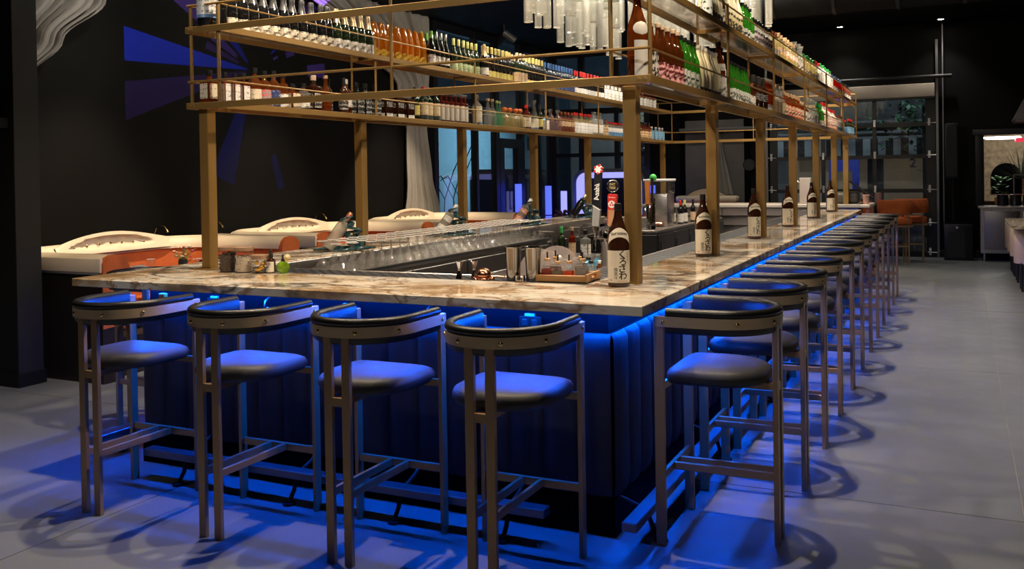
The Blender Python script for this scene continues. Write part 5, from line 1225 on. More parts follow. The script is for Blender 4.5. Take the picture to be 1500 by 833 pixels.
# ================================================================== BOOTHS ALONG THE LEFT WALL
GOLDB = mat('gold_button', (.6, .42, .18), .25, 1)
XE, XB = -5.0, -6.38
def booth(y0, y1, n, hump=(.62, 1.75), peak=.105, x_end=XE, x_back=XB, near_arm=True):
    t = thing('booth_sofa', 'cream and orange booth sofa by the black wall, %s' % n, 'sofa', (0, 0, 0), 0, 'booth sofas along the left wall')
    th = .20; zb, zt = .87, 1.02
    # plinth and outer shell
    MB().box(x_back-.17, x_end+.02, y0, y0+th, 0, zb-.0).box(x_back-.17, x_back+.02, y0+th, y1-th, 0, zb).box(x_back-.17, x_end+.02, y1-th, y1, 0, zb).build('outer_shell', DWOOD, t)
    MB().box(x_back+.02, x_end-.10, y0+th, y1-th, 0, .32).build('seat_base', DWOOD, t)
    MB().box(x_back+.02, x_end-.35, y0+th+.002, y1-th-.002, .32, .47, .04).build('seat_cushion', ORANGE, t)
    # orange inner backrest: rounded inside corners
    def inner(off):
        a, b_, c = y0+th+off, y1-th-off, x_back+.02+off; r_ = .42
        p_ = [(x_end-.02, a)]
        for k in range(9):
            an = -pi/2-(pi/2)*k/8
            p_.append((c+r_+r_*cos(an), a+r_+r_*sin(an)))
        for k in range(9):
            an = pi-(pi/2)*k/8
            p_.append((c+r_+r_*cos(an), b_-r_+r_*sin(an)))
        p_.append((x_end-.02, b_)); return p_[::-1]
    pin = inner(0)
    MB().sweep(pin, [(0, .44), (-.09, .46), (-.075, .70), (-.04, .90), (-.02, .91), (.02, .91), (.02, .44)]).build('inner_back', ORANGE, t)
    # cream roll on top of the inner back, split at the far corner
    roll = [(-.062, .905), (-.058, .945), (-.03, .99), (.02, zt), (.10, zt+.005), (.165, zt-.02), (.195, .96), (.2, .872)]
    N = len(pin); cut = 2
    MB().sweep(pin[:cut+1], roll).build('top_roll', CREAM, t, None, True, 60)
    q0 = Vector(pin[cut]); q1 = Vector(pin[cut+1]); g = q0+(q1-q0)*.04
    MB().sweep([tuple(g)]+pin[cut+1:], roll).build('top_roll', CREAM, t, None, True, 60)
    # orange end caps and outer band of the near arm
    for y_ in (y0+th, y1-th):
        s = 1 if y_ > (y0+y1)/2 else -1
        sec = [(-.075, .862), (-.062, .93), (-.03, .985), (.02, zt), (.10, zt+.005), (.165, zt-.02), (.195, .96), (.2, .44), (-.09, .46)]
        b = MB(); poly = [(y_+s*o, z) for o, z in sec]
        b.prism(poly, x_end-.02, x_end+.03, Matrix(((0, 0, 1, 0), (1, 0, 0, 0), (0, 1, 0, 0), (0, 0, 0, 1)))); b.build('end_cap', ORANGE, t)
    MB().box(x_back-.2, x_end+.015, y0-.012, y0+.02, .885, 1.005, .01).build('outer_band', CREAM, t, None, True, 60)
    # tufted hump rising from the back
    ya, yb = y0+hump[0], y0+hump[1]
    def top(q): return zt-.02+(peak+.02)*(sin(pi*min(1, max(0, q))**.8)**1.2)
    def fn(u, v):
        q = u; y = ya+(yb-ya)*u
        z1_ = top(q); z0_ = .93
        ang = v*pi
        # wrap from front low, over the top, to the back
        if v < .6: z = z0_+(z1_-z0_)*(v/.6); x = x_back+.115-.06*(v/.6)
        else: z = z1_-.0+.0*v-(z1_-z0_)*((v-.6)/.4)**1.6; x = x_back+.055-.17*((v-.6)/.4)**.6
        if v < .6:
            d = ((v/.6-.50)/.33)**2+((u-.42)/.33)**2
            if d < 1: x -= .06*(1-d)**.4*(1+.22*cos(u*56))
        return (x, y, z)
    MB().grid(fn, 60, 20).build('tufted_back', CREAM, t, None, True, 70)
    for k in range(7):
        u = .14+.54*k/6; zz = .93+(top(u)-.93)*.42
        MB().sphere((x_back+.055, ya+(yb-ya)*u, zz), .012, 8, 6, (.5, 1, 1)).build('button', GOLDB, t)
    return t
booth(1.52, 3.93, 'nearest of the three', (.62, 2.12))
booth(4.22, 6.62, 'middle of the three', (.62, 2.12))
booth(6.94, 9.30, 'farthest of the three', (.62, 2.12))
TT = mat('table_top', (.10, .085, .075), .3)
for i, y in enumerate((2.75, 5.45, 8.15)):
    t = thing('booth_table', 'dark round pedestal table inside the %s booth' % ('nearest', 'middle', 'farthest')[i], 'table', (-5.6, y, 0), group='booth tables')
    MB().lathe([(.40, .735), (.42, .74), (.42, .76), (.41, .765)], 32).build('tabletop', TT, t); MB().lathe([(.24, 0), (.24, .015), (.04, .03), (.035, .735)], 24).build('pedestal', BLACKM, t)
TZ = .766
t = thing('flower_vase', 'black vase of small pink and white flowers on the nearest booth table', 'vase', (-5.58, 2.95, TZ))
MB().lathe([(.03, 0), (.042, .01), (.045, .07), (.038, .09), (.036, .09)], 18, None, True, False).build('vase', CAP['black'], t)
rnd = random.Random(2); lf = MB(); flw = {0: MB(), 1: MB(), 2: MB()}
for i in range(34):
    a = rnd.uniform(0, 6.28); q = rnd.uniform(.01, .11); z = rnd.uniform(.10, .23)-q*.3
    p_ = (q*cos(a), q*sin(a), z)
    lf.tube([(0, 0, .07), (p_[0]*.6, p_[1]*.6, z*.8), p_], .002, 4)
    if i % 2: flw[i % 3].sphere(p_, rnd.uniform(.010, .019), 7, 5, (1, 1, .7))
    else:
        v0 = Vector(p_); d = Vector((cos(a), sin(a), .3))*.04; sd = Vector((-sin(a), cos(a), 0))*.014
        lf.add([v0, v0+d*.5+sd, v0+d, v0+d*.5-sd], [(0, 1, 2, 3)])
tag(lf.build('stems_and_leaves', mat('leaf_green', (.12, .25, .05), .6), t, None, False), kind='stuff')
for k, (nm, c) in enumerate((('white_flowers', (.75, .68, .5)), ('pink_flowers', (.45, .05, .15)), ('peach_flowers', (.75, .35, .2)))): tag(flw[k].build(nm, mat('petal_%d' % k, c, .6), t), kind='stuff')
wg = MB().lathe([(.034, 0), (.037, .006), (.04, .095), (.0385, .095), (.034, .01)], 16, None, True, False).mesh('water_glass', CLEAR); wr = MB().lathe([(.0385, .094), (.0412, .096), (.0385, .098)], 16, None, False, False).mesh('rim', TE)
for x, y, l in ((-5.84, 2.80, 'short clear water glass left of the flower vase'), (-5.40, 2.98, 'short clear water glass right of the flower vase')):
    o = link('water_glass', wg, None, (x, y, TZ)); link('rim', wr, o); tag(o, l, 'glass', 'water glasses')
t = thing('folded_napkin', 'grey rolled napkin with cutlery lying between the glass and the vase', 'napkin', (-5.72, 2.55, TZ), R(20))
b = MB(); b.tube([(-.10, 0, .03), (-.04, 0, .034), (.03, 0, .038), (.09, 0, .03)], [.018, .03, .032, .02], 10); b.build('napkin_roll', mat('napkin_grey', (.14, .13, .14), .8), t)
MB().cyl((-.14, 0, .03), (-.1, 0, .03), .015).build('dark_end', CAP['black'], t)
for i, (y, l) in enumerate(((3.55, 'nearest booth'), (6.25, 'middle booth'), (4.35, 'wall between nearest and middle booth'))):
    t = thing('gooseneck_lamp', 'small curved brass gooseneck lamp over the back of the %s' % l, 'lamp', (-6.60, y, .87), group='gooseneck lamps on the booths')
    MB().tube([(0, 0, 0), (0, 0, .18), (.03, 0, .24), (.09, 0, .265), (.15, 0, .25), (.18, 0, .215)], .009, 8).build('neck', GOLDB, t); MB().cyl((.18, 0, .22), (.19, 0, .19), .014, 10, .022).build('lamp_head', GOLDB, t)

# ================================================================== CURTAINS
def curtain(nm, label, x, prof_l, prof_r, z0, z1, folds, amp, th=.0):
    def itp(P, z):
        for (za, a), (zb_, b_) in zip(P, P[1:]):
            if zb_ <= z <= za:
                q = (za-z)/(za-zb_); q = q*q*(3-2*q); return a+(b_-a)*q
        return P[-1][1]
    def fn(u, v):
        z = z1+(z0-z1)*v; a, b_ = itp(prof_l, z), itp(prof_r, z)
        w_ = b_-a; k = min(1, .35+w_/2.5)
        ph = folds*2*pi*u
        return (x+amp*k*(sin(ph)+.35*sin(2.3*ph+1.3))+.02*sin(v*9), a+w_*(u+.012*sin(ph*.7)), z)
    t = MB().grid(fn, folds*12, 60).build(nm, CURT, None, None, True, 80)
    md = t.modifiers.new('thick', 'SOLIDIFY'); md.thickness = .008
    return tag(t, label, 'curtain')
c2 = curtain('gathered_curtain', 'tall grey curtain gathered into a column at the wall end beside the window', -6.635, [(4.2, 5.9), (3.6, 7.3), (3.0, 8.35), (2.5, 8.62), (1.6, 8.56), (0, 8.25)], [(4.2, 9.35), (3.0, 9.25), (2.5, 9.2), (1.6, 9.3), (1.0, 9.52), (0, 9.7)], .88, 4.19, 15, .042)
c1 = curtain('swag_curtain', 'grey swagged curtain sweeping up to the ceiling behind the dark pier', -6.46, [(4.2, 1.50), (3.4, 1.50), (2.6, 1.48), (0, 1.46)], [(4.2, 4.1), (3.8, 3.35), (3.4, 2.85), (2.95, 2.38), (2.55, 2.02), (2.2, 1.86), (0, 1.8)], 1.1, 4.19, 13, .05)
TIE = mat('tie_band', (.25, .22, .19), .8)
MB().tube([(-6.60+.085*cos(a_*pi/10), 8.90+.32*sin(a_*pi/10), 2.52) for a_ in range(20)], .02, 6, True).build('tie_band', TIE, c2)
MB().tube([(-6.46+.10*cos(a_*pi/10), 1.70+.24*sin(a_*pi/10), 2.30) for a_ in range(20)], .02, 6, True).build('tie_band', TIE, c1)

# ================================================================== LED ARCH AND TUBES BY THE STOREFRONT
LAV = emis('lavender_led', (.36, .36, .95), 1.15); BLV = emis('deep_blue_led', (.05, .08, 1), 2.2)
t = thing('light_arch', 'silver arch frame lined with glowing lavender light by the storefront', 'arch', (-5.2, 13.9, 0))
def arch_path(w_, h, r_):
    p_ = [(-w_, 0)]
    for k in range(9): a = pi-(pi/2)*k/8; p_.append((-w_+r_+r_*cos(a), h-r_+r_*sin(a)))
    for k in range(9): a = pi/2-(pi/2)*k/8; p_.append((w_-r_+r_*cos(a), h-r_+r_*sin(a)))
    p_.append((w_, 0)); return p_
Mv = Matrix(((1, 0, 0, 0), (0, 0, -1, 0), (0, 1, 0, 0), (0, 0, 0, 1)))
def arch_bar(path, sec, nm, mm):
    b = MB().sweep(path, sec); b.v = [tuple(Mv @ Vector(p_)) for p_ in b.v]; return b.build(nm, mm, t)
AP = arch_path(.74, 1.66, .25)
arch_bar(AP, [(-.03, -.12), (.04, -.12), (.04, .12), (-.03, .12)], 'frame', mat('arch_silver', (.4, .42, .46), .35, .9))
arch_bar(arch_path(.70, 1.62, .22), [(.0, -.10), (.115, -.10), (.115, .10), (.0, .10)], 'light_panel', LAV)
MB().box(-.58, .58, .05, .1, 0, 1.5).build('dark_back', mat('arch_back', (.01, .012, .02), .3), t)
for x, y, h, m_, l in ((-6.14, 13.7, 1.25, LAV, 'pale glowing light tube standing left of the light arch'), (-6.42, 13.55, 1.36, BLV, 'deep blue glowing light tube with a dark joint, second left of the arch'), (-6.52, 12.35, 1.42, BLV, 'deep blue glowing light tube in front of the glass door'), (-4.28, 13.75, 1.35, BLV, 'deep blue glowing light tube just right of the light arch')):
    t = thing('light_tube', l, 'light', (x, y, 0), group='standing light tubes'); MB().lathe([(.12, 0), (.12, .02), (.02, .03)], 20).build('foot', BLACKM, t); MB().lathe([(.065, .03), (.065, h)], 16).build('tube', m_, t)
    MB().lathe([(.068, .75), (.068, .775)], 16, None, False, False).build('joint', BLACKM, t)
t = thing('planter', 'black planter with purple flowers beside the farthest booth end', 'planter', (-4.62, 10.1, 0))
MB().box(-.14, .14, -.14, .14, 0, .86, .01).build('box', BLACKM, t); b = MB(); rnd = random.Random(8)
for i in range(40): b.sphere((rnd.uniform(-.13, .13), rnd.uniform(-.13, .13), .88+rnd.uniform(0, .13)), rnd.uniform(.02, .035), 6, 4)
tag(b.build('flowers', mat('purple_flower', (.09, .03, .10), .7, var=.5), t), kind='stuff')
t = thing('round_chair', 'dark rounded chair back showing over the left counter', 'chair', (-4.35, 10.9, 0))
MB().sweep([(.32*cos(a_*pi/12), .32*sin(a_*pi/12)) for a_ in range(-1, 14)], [(0, .45), (.03, .45), (.03, .92), (0, .92)]).build('backrest', mat('chair_brown', (.05, .03, .025), .5), t); MB().lathe([(.3, .42), (.32, .44), (.3, .48)], 24).build('seat', mat('chair_brown', ()), t)
for a_ in (45, 135, 225, 315): MB().cyl((.26*cos(R(a_)), .26*sin(R(a_)), 0), (.24*cos(R(a_)), .24*sin(R(a_)), .43), .015).build('leg', BLACKM, t)

# ================================================================== FAR BACK WALL THINGS
t = thing('back_sofa', 'small cream tufted booth sofa against the far dark wall', 'sofa', (-3.25, 13.58, 0))
MB().box(-.62, .55, -.35, .72, 0, .45).build('base', DWOOD, t); MB().box(-.60, .53, -.38, .5, .45, .60, .04).build('seat_cushion', ORANGE, t); MB().box(-.62, .55, .48, .70, .45, 1.05, .04).build('backrest', ORANGE, t)
MB().box(-.64, .57, .40, .72, 1.0, 1.13, .05).build('top_roll', CREAM, t, None, True, 60)
MB().grid(lambda u, v: (-.45+.8*u, .60-.12*sin(pi*v)*(1 if v < .5 else -1)*.5, 1.10+.22*sin(pi*v/1.0)*0+(.20*sin(pi*u)**.8*(1-.4*u))*(1-abs(2*v-1)**2)), 24, 10).build('tufted_back', CREAM, t)
GP = mat('concrete_panel', (.12, .11, .10), .8, var=.4, vscale=3)
tag(MB().box(-3.80, -2.62, YB-.04, YB-.003, .7, 2.62, .004).build('wall_panel', GP), 'grey mottled concrete panel on the far wall behind the small sofa', 'panel')
for a in ((-3.9, -3.8, .0, 2.72), (-2.62, -2.52, 0, 2.72)): S(MB().box(a[0], a[1], YB-.06, YB-.003, a[2], a[3], .004).build('trim_3', DARKPAINT))
tag(MB().box(-3.85, -2.35, YB-.3, YB-.12, 2.40, 2.46, .01).build('light_shelf', mat('shelf_grey', (.09, .09, .09), .5)), 'thin grey shelf high on the far wall', 'shelf')
c3 = curtain('narrow_curtain', 'narrow grey curtain hanging at the far wall by the small sofa', YB-.14, [(0, 0), (0, 0)], [(0, 0), (0, 0)], 1.1, 2.4, 4, .0)
bpy.data.objects.remove(c3)
def fn(u, v):
    w_ = .06+.40*v; return (-3.12+w_*(u-.35)+.0, YB-.12+.025*sin(u*26), 2.36-1.25*v)
c3 = tag(MB().grid(fn, 40, 20).build('narrow_curtain', CURT, None, None, True, 80), 'narrow grey curtain flaring down at the far wall by the small sofa', 'curtain'); c3.modifiers.new('thick', 'SOLIDIFY').thickness = .006
MB().cyl((-3.2, YB-.12, 2.37), (-3.0, YB-.12, 2.37), .02).build('rail_clip', BLACKM, c3)
t = thing('wall_speaker', 'round black speaker mounted on the far dark wall', 'speaker', (-2.52, YB, 1.72)); MB().cyl((0, -.09, 0), (0, -.003, 0), .12, 28).build('cabinet', BLACKM, t); MB().cyl((0, -.1, 0), (0, -.09, 0), .10, 28).build('grille', mat('grille', (.03, .03, .03), .8), t)
# orange tall stools and high table by the garage door
def orange_stool(x, y, rz, label):
    t = thing('orange_stool', label, 'bar stool', (x, y, 0), rz, 'orange upholstered stools')
    MB().box(-.23, .23, -.2, .22, .66, .78, .04).build('seat', ORANGE, t, None, True, 60)
    MB().sweep([(.25*cos(R(a_)), .02+.25*sin(R(a_))) for a_ in range(170, 375, 12)], [(-.045, .84), (.025, .84), (.035, .90), (.03, 1.06), (0, 1.085), (-.03, 1.06), (-.045, .95)]).build('backrest', ORANGE, t, None, True, 60)
    for sx in (-1, 1):
        MB().box(sx*.22-.011, sx*.22+.011, .19, .212, 0, .66).build('leg', LEGM, t); MB().box(sx*.16-.011, sx*.16+.011, -.212, -.19, 0, .86).build('leg', LEGM, t)
    MB().box(-.22, .22, .19, .21, .26, .28).box(-.17, .17, -.21, -.19, .30, .32).box(-.23, .23, -.21, .21, .63, .66).build('frame', LEGM, t)
orange_stool(.20, 13.05, R(18), 'orange stool nearest the glass garage door corner, front one of the pair')
orange_stool(.42, 13.62, R(12), 'orange stool behind the front one beside the garage door')
orange_stool(-.42, 12.6, R(5), 'orange stool half hidden behind the far end of the bar stools')
t = thing('high_table', 'dark high table by the garage door holding a pink cup and a plant', 'table', (-.25, 13.75, 0))
MB().box(-.85, .25, -.32, .32, .97, 1.0, .004).build('tabletop', TT, t)
for sx in (-.75, .15): MB().box(sx-.03, sx+.03, -.25, .25, 0, .97).build('leg', BLACKM, t)
o = MB().lathe([(.045, 0), (.06, .01), (.055, .16), (.045, .18)], 16).build('pink_vase', mat('vase_pink', (.5, .28, .25), .5), None, (-.12, 13.7, 1.001)); tag(o, 'blunt pink vase on the high table by the garage door', 'vase'); MB().lathe([(.044, .178), (.047, .181), (.044, .184)], 16, None, False, False).build('rim', mat('vase_pink', ()), o)
t = thing('small_plant', 'small pale green potted plant left of the pink vase', 'plant', (-.36, 13.65, 1.001)); MB().lathe([(.035, 0), (.05, .07)], 14).build('pot', CAP['black'], t); b = MB(); rnd = random.Random(3)
for i in range(22):
    a, q = rnd.uniform(0, 6.3), rnd.uniform(.02, .08); p_ = Vector((q*cos(a), q*sin(a), .10+rnd.uniform(0, .10))); d = Vector((cos(a), sin(a), .4))*.04; sd = Vector((-sin(a), cos(a), 0))*.016
    b.add([p_, p_+d*.5+sd, p_+d, p_+d*.5-sd], [(0, 1, 2, 3)])
tag(b.build('leaves', mat('leaf_pale', (.30, .38, .20), .6), t, None, False), kind='stuff')
# speaker column and subwoofer
t = thing('column_speaker', 'slim black column speaker on a pole rising from its bass cabinet', 'speaker', (1.12, 14.1, 0))
MB().box(-.19, .27, -.2, .25, 0, .62, .01).build('bass_cabinet', BLACKM, t); MB().box(-.13, .14, -.206, -.2, .06, .50).build('grille', mat('grille', ()), t); MB().lathe([(.02, 0), (.02, .006)], 14, Matrix.Translation((.02, -.2, .57)) @ Matrix.Rotation(pi/2, 4, 'X')).build('badge', STEEL, t)
MB().cyl((-.03, .05, .62), (-.03, .05, 1.45), .017).build('pole', BLACKM, t); MB().box(-.16, .05, -.05, .14, 1.42, 2.38, .01).build('array_cabinet', BLACKM, t); MB().box(-.14, .03, -.056, -.05, 1.46, 2.34).build('array_grille', mat('grille', ()), t)
# kitchen pass
t = thing('prep_counter', 'stainless fridge counter under the lit kitchen pass', 'counter', (1.5, 13.85, 0))
MB().box(0, 1.8, 0, .62, .14, .90, .004).build('carcass', STEEL, t); MB().box(-.03, 1.83, -.03, .64, .90, .935, .004).build('worktop', STEEL, t)
for k in range(3): d = MB().box(.06+.58*k, .60+.58*k, -.02, 0, .20, .86, .006).build('door', DSTEEL, t); MB().box(.54+.58*k, .56+.58*k, -.04, -.02, .6, .82, .003).build('handle', CHROME, d)
for x in (.06, .9, 1.74): MB().cyl((x, .06, 0), (x, .06, .14), .022, 10).build('leg', STEEL, t)
S(MB().box(1.2, 4.7, 14.7, 18.2, -.1, 0).box(1.3, 1.4, 14.66, 18, 0, 3).box(1.3, 4.7, 18, 18.1, 0, 3).box(4.6, 4.7, 14.66, 18, 0, 3).box(1.3, 4.7, 14.66, 18.1, 3, 3.1).build('wall_kitchen', mat('kitchen_wall', (.18, .15, .11), .7)))
ST = mat('terrazzo_panel', (.45, .34, .20), .6, var=.75, vscale=14)
b = MB().box(1.5, 3.6, 17.6, 17.7, .9, 2.6); tag(b.build('stone_panel', ST), 'mottled golden stone panel with dark arch deep in the kitchen pass', 'panel')
tag(MB().prism([(-.28, 0), (.28, 0)]+[(.28*cos(a_*pi/12), .35+.28*sin(a_*pi/12)) for a_ in range(13)], 0, .03, Matrix.Translation((2.05, 17.6, 1.05)) @ Mz).build('arch_niche', DARKPAINT), 'small dark arched niche on the golden stone panel', 'niche')
for i, (x, y) in enumerate(((1.9, 15.4), (1.95, 16.1))): tag(MB().box(x-.3, x+.3, y-.06, y+.06, 2.13, 2.16, .01).build('strip_light', emis('kitchen_tube', (.9, .95, 1), 14)), 'bright white strip light %s in the kitchen pass' % ('nearer', 'farther')[i], 'light', 'kitchen strip lights')
tag(MB().box(2.1, 3.4, 14.9, 15.3, 2.05, 2.12, .01).build('heat_lamp', emis('red_heat', (1, .05, .10), .8)), 'red glowing heat lamp bar along the top of the pass', 'lamp')
t = thing('leafy_plant', 'green fern like plant standing in the kitchen pass', 'plant', (1.86, 14.95, .95)); MB().lathe([(.06, 0), (.08, .12)], 14).build('pot', CAP['black'], t); b = MB(); rnd = random.Random(6)
for i in range(46):
    a, q = rnd.uniform(0, 6.3), rnd.uniform(.02, .16); p_ = Vector((q*cos(a), q*sin(a)*.6, .18+rnd.uniform(0, .30))); d = Vector((cos(a), sin(a), .3))*.09; sd = Vector((-sin(a), cos(a), 0))*.028
    b.add([p_, p_+d*.5+sd, p_+d, p_+d*.5-sd], [(0, 1, 2, 3)])
tag(b.build('leaves', mat('leaf_bright', (.10, .30, .04), .6), t, None, False), kind='stuff')
t = thing('spiky_plant', 'dark spiky palm plant against the golden stone panel', 'plant', (2.30, 17.2, .6)); MB().lathe([(.14, 0), (.18, .3)], 16).build('pot', CAP['black'], t); b = MB()
for i in range(36):
    a, e = rnd.uniform(0, 6.3), rnd.uniform(.2, 1.4); d = Vector((cos(a)*cos(e), sin(a)*cos(e)*.4, sin(e)))*.75
    sd = Vector((-sin(a), cos(a), 0))*.018; p_ = Vector((0, 0, .75)); b.add([p_-sd, p_+sd, p_+d], [(0, 1, 2)])
tag(b.build('fronds', mat('leaf_dark', (.02, .03, .015), .6), t, None, False), kind='stuff')
for i in range(4):
    t = thing('black_pot', 'black kitchen pot on the pass ledge, %s from left' % ordn[i], 'pot', (1.86+.2*i, 14.32, .936), group='pots on the pass ledge'); MB().lathe([(.085, 0), (.09, .01), (.09, .19), (.085, .19), (.08, .03)], 20, None, True, False).build('pot_body', BLK, t); MB().lathe([(.086, .188), (.093, .191), (.086, .195)], 20, None, False, False).build('rim', STEEL, t)
for i in range(7):
    tag(MB().cyl((1.78+.11*i, 14.75, .95), (1.78+.11*i, 14.75, 1.06), .03, 12).build('spice_cup', [mat('spice_orange', (.6, .22, .04), .5), mat('spice_pink', (.6, .35, .3), .5), STEEL][i % 3]), 'small coloured cup in the row behind the black pots, %s from left' % ordn[i], 'cup', 'cups in the pass')
tag(MB().box(2.05, 2.9, 14.86, 14.9, 1.45, 1.47).box(2.05, 2.07, 14.86, 14.9, .93, 1.45).box(2.3, 2.32, 14.86, 14.9, .93, 1.45).box(2.5, 2.52, 14.86, 14.9, .93, 1.45).box(2.7, 2.72, 14.86, 14.9, .93, 1.45).build('steel_rack', DSTEEL), 'thin steel bar rack standing inside the pass', 'rack')
o = MB().prism([(0, 0), (.7, 0), (.7, .7), (.35, .7)], 0, .9, Matrix.Translation((2.0, 14.3, 2.38)) @ Mz).build('extract_hood', mat('hood_grey', (.25, .24, .23), .4, .8)); tag(o, 'slanted grey extractor hood corner above the pass', 'hood')
MB().box(2.02, 2.72, 13.38, 14.32, 2.345, 2.378).build('hood_rim', STEEL, o)
# marble high table and beige chairs on the right
t = thing('marble_table', 'marble topped table with dark base at the right edge', 'table', (0, 0, 0)); MB().box(1.75, 2.75, 8.85, 10.7, .86, .90, .004).build('tabletop', MARBLE, t)
MB().box(2.15, 2.35, 9.2, 9.4, .03, .86).box(2.15, 2.35, 10.2, 10.4, .03, .86).box(2.05, 2.45, 9.1, 9.5, 0, .03).box(2.05, 2.45, 10.1, 10.5, 0, .03).build('pedestal', BLACKM, t)
def beige_chair(x, y, n):
    t = thing('beige_chair', 'beige leather chair with dark legs at the right edge, %s' % n, 'chair', (x, y, 0), -pi/2, 'beige chairs at the marble table')
    MB().sweep([(.21*cos(R(a_)), .21*sin(R(a_))) for a_ in range(180, 361, 15)], [(-.04, .36), (.03, .36), (.035, .60), (.03, .78), (0, .80), (-.035, .78), (-.04, .55)]).build('backrest', BEIGE, t, None, True, 60)
    MB().box(-.19, .19, -.17, .2, .36, .47, .03).build('seat', BEIGE, t, None, True, 60)
    for sx in (-1, 1):
        for sy in (-1, 1): MB().cyl((sx*.16, sy*.15, 0), (sx*.165, sy*.155, .37), .014, 10, .02).build('leg', DWOOD, t)
for y, n in ((9.92, 'nearest under the table'), (10.95, 'second in the row'), (11.75, 'third in the row'), (12.4, 'farthest in the row')): beige_chair(2.06, y, n)

# ================================================================== OUTSIDE
S(MB().box(-16, 12, YB+.2, 34, -.2, -.02).box(-16, XL-.25, 4, YB+.2, -.2, -.02).build('ground', mat('asphalt', (.05, .05, .055), .7)))
b = MB().box(-3.5, 4.2, 22, 22.4, 0, 7); o = b.build('shop_front', mat('street_wall', (.16, .15, .14), .8, var=.2)); tag(o, 'shop building with striped awning across the street behind the garage door', 'building')
for k in range(3): MB().box(-3+2.4*k, -1.0+2.4*k, 21.95, 22.0, .4, 2.2).build('shop_window', emis('shop_glow', (.9, .6, .35), .05), o)
aw = MB()
for k in range(4): aw.box(-3.4, 4.0, 21.3+.1*k, 21.4+.1*k, 2.37+.14*k, 2.42+.14*k)
aw.build('awning_frame', mat('awning_top', (.32, .33, .33), .6), o)
for k in range(30): MB().box(-3.2+.18*k, -3.2+.18*(k+1), 21.25, 21.28, 1.86, 2.36).build('valance_stripe', (mat('stripe_white', (.50, .52, .50), .7), mat('stripe_dark', (.025, .022, .02), .7))[k % 2], o)
v, fs = text_mesh('2', .32, 0, .006); tag(MB().add([(x+.10, 21.94, y+1.72) for x, y, z in v], fs).build('house_numeral', TWH, None, None, False), 'white painted numeral two across the street', 'number')
v, fs = text_mesh('6', .32, 0, .006); tag(MB().add([(x+.72, 21.94, y+1.72) for x, y, z in v], fs).build('house_numeral', TWH, None, None, False), 'white painted numeral six across the street', 'number')
b = MB(); rnd = random.Random(11)
for i in range(500):
    c = Vector((.5+rnd.gauss(0, .55), 19.6+rnd.gauss(0, .4), 3.1+rnd.gauss(0, .6))); d = Vector((rnd.uniform(-1, 1), rnd.uniform(-1, 1), rnd.uniform(-1, .3))).normalized()*.16; sd = d.cross(Vector((0, 0, 1))).normalized()*.05
    b.add([c, c+d*.5+sd, c+d, c+d*.5-sd], [(0, 1, 2, 3)])
o = tag(b.build('street_tree', mat('tree_leaf', (.05, .14, .06), .7, var=.4), None, None, False), 'dark green street tree seen through the top right garage panes', 'tree'); MB().cyl((.5, 19.6, 0), (.5, 19.6, 3.0), .09).build('trunk', DWOOD, o)
# blue lit ledge and arch reflected world outside
tag(MB().box(-1.75, -1.6, 20.2, 20.4, .0, 1.55).box(-1.2, -1.05, 20.2, 20.4, .0, 1.55).box(-1.75, -1.05, 20.2, 20.4, 1.55, 1.85).build('blue_kiosk', emis('kiosk_blue', (.01, .05, .8), .10)), 'blue glowing kiosk across the street behind the garage door', 'kiosk')
TW2 = mat('outside_wall', (.30, .40, .44), .8, var=.15, vscale=1.5)
o = tag(MB().box(-10.6, -10.4, 6, 34, 0, 2.95).build('neighbour_wall', TW2), 'pale teal lit building wall outside the left storefront', 'building'); MB().box(-10.42, -10.36, 6, 34, 1.55, 1.62).build('ledge', mat('ledge_grey', (.4, .42, .42), .7), o)
MB().box(-10.39, -10.3, 21.0, 21.2, 2.3, 2.7).build('wall_box', BLACKM, o)
b = MB()
for q in (0, .9, 1.6):
    b.tube([(-8.6+.2*q, 13.0+q*.4, 0), (-8.6, 13.1+q*.4, 1.1), (-8.55, 13.4+q*.35, 1.7), (-8.5, 13.9+q*.3, 2.3)], .012, 5)
    b.tube([(-8.6, 13.1+q*.4, 1.1), (-8.6, 12.6+q*.4, 1.6), (-8.6, 12.3+q*.4, 1.5)], .010, 5)
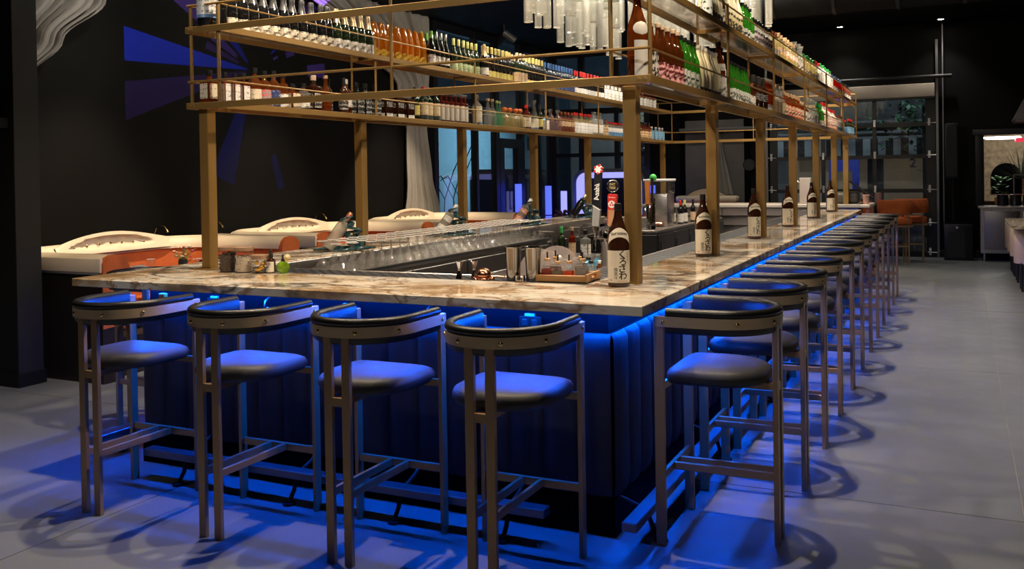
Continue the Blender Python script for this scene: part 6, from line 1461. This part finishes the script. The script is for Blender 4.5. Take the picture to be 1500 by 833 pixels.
tag(b.build('bare_shrub', DWOOD), 'thin bare shrub outside the left storefront glass', 'plant')
o = tag(MB().box(-8.2, -7.2, 13.3, 15.6, 0, 1.72, .22).build('dark_booth', mat('booth_blue', (.02, .028, .09), .25)), 'dark rounded booth standing outside the storefront glass', 'booth'); MB().box(-7.205, -7.18, 13.5, 15.4, .15, .85).build('vine_panel', mat('vine_blue', (.03, .08, .30), .4, var=.8, vscale=5), o)  # booth's blue colour stands in for blue light reflected on its face
b = MB().box(-9.2, -3.7, 21.5, 21.8, 0, 4.0); o = tag(b.build('brick_house', mat('house_tan', (.26, .23, .20), .8, var=.3, vscale=2)), 'tan stone house outside behind the corner glass', 'building')
for k in range(3): MB().box(-7.4+1.5*k, -6.7+1.5*k, 21.45, 21.5, 1.2, 2.6).build('house_window', mat('dark_glass', (.02, .03, .045), .1), o)
b = MB(); b.tube([(-5.6, 19, 0), (-5.65, 19, 1.0), (-5.4, 19, 1.6), (-5.2, 19, 2.4)], [.07, .06, .05, .03], 8); b.tube([(-5.65, 19, 1.0), (-6.0, 19, 1.7), (-5.9, 19, 2.4)], [.05, .04, .03], 8)
o = tag(b.build('bent_tree', DWOOD), 'bent dark tree trunk outside behind the corner glass', 'tree'); b = MB()
for i in range(260):
    c = Vector((-5.5+rnd.gauss(0, .6), 19+rnd.gauss(0, .4), 2.9+rnd.gauss(0, .35))); d = Vector((rnd.uniform(-1, 1), rnd.uniform(-1, 1), rnd.uniform(-1, .3))).normalized()*.15; sd = d.cross(Vector((0, 0, 1))).normalized()*.05
    b.add([c, c+d*.5+sd, c+d, c+d*.5-sd], [(0, 1, 2, 3)])
tag(b.build('leaves', mat('tree_leaf2', (.10, .13, .08), .7), o, None, False), kind='stuff')
t = thing('street_lamp', 'slim street lamp with cold white head outside the corner glass', 'street lamp', (-4.9, 18.2, 0)); MB().cyl((0, 0, 0), (0, 0, 3.0), .04).build('pole', BLACKM, t); MB().box(-.1, .7, -.08, .08, 2.98, 3.04, .01).build('lamp_head', emis('street_white', (.55, .85, 1), 9), t)
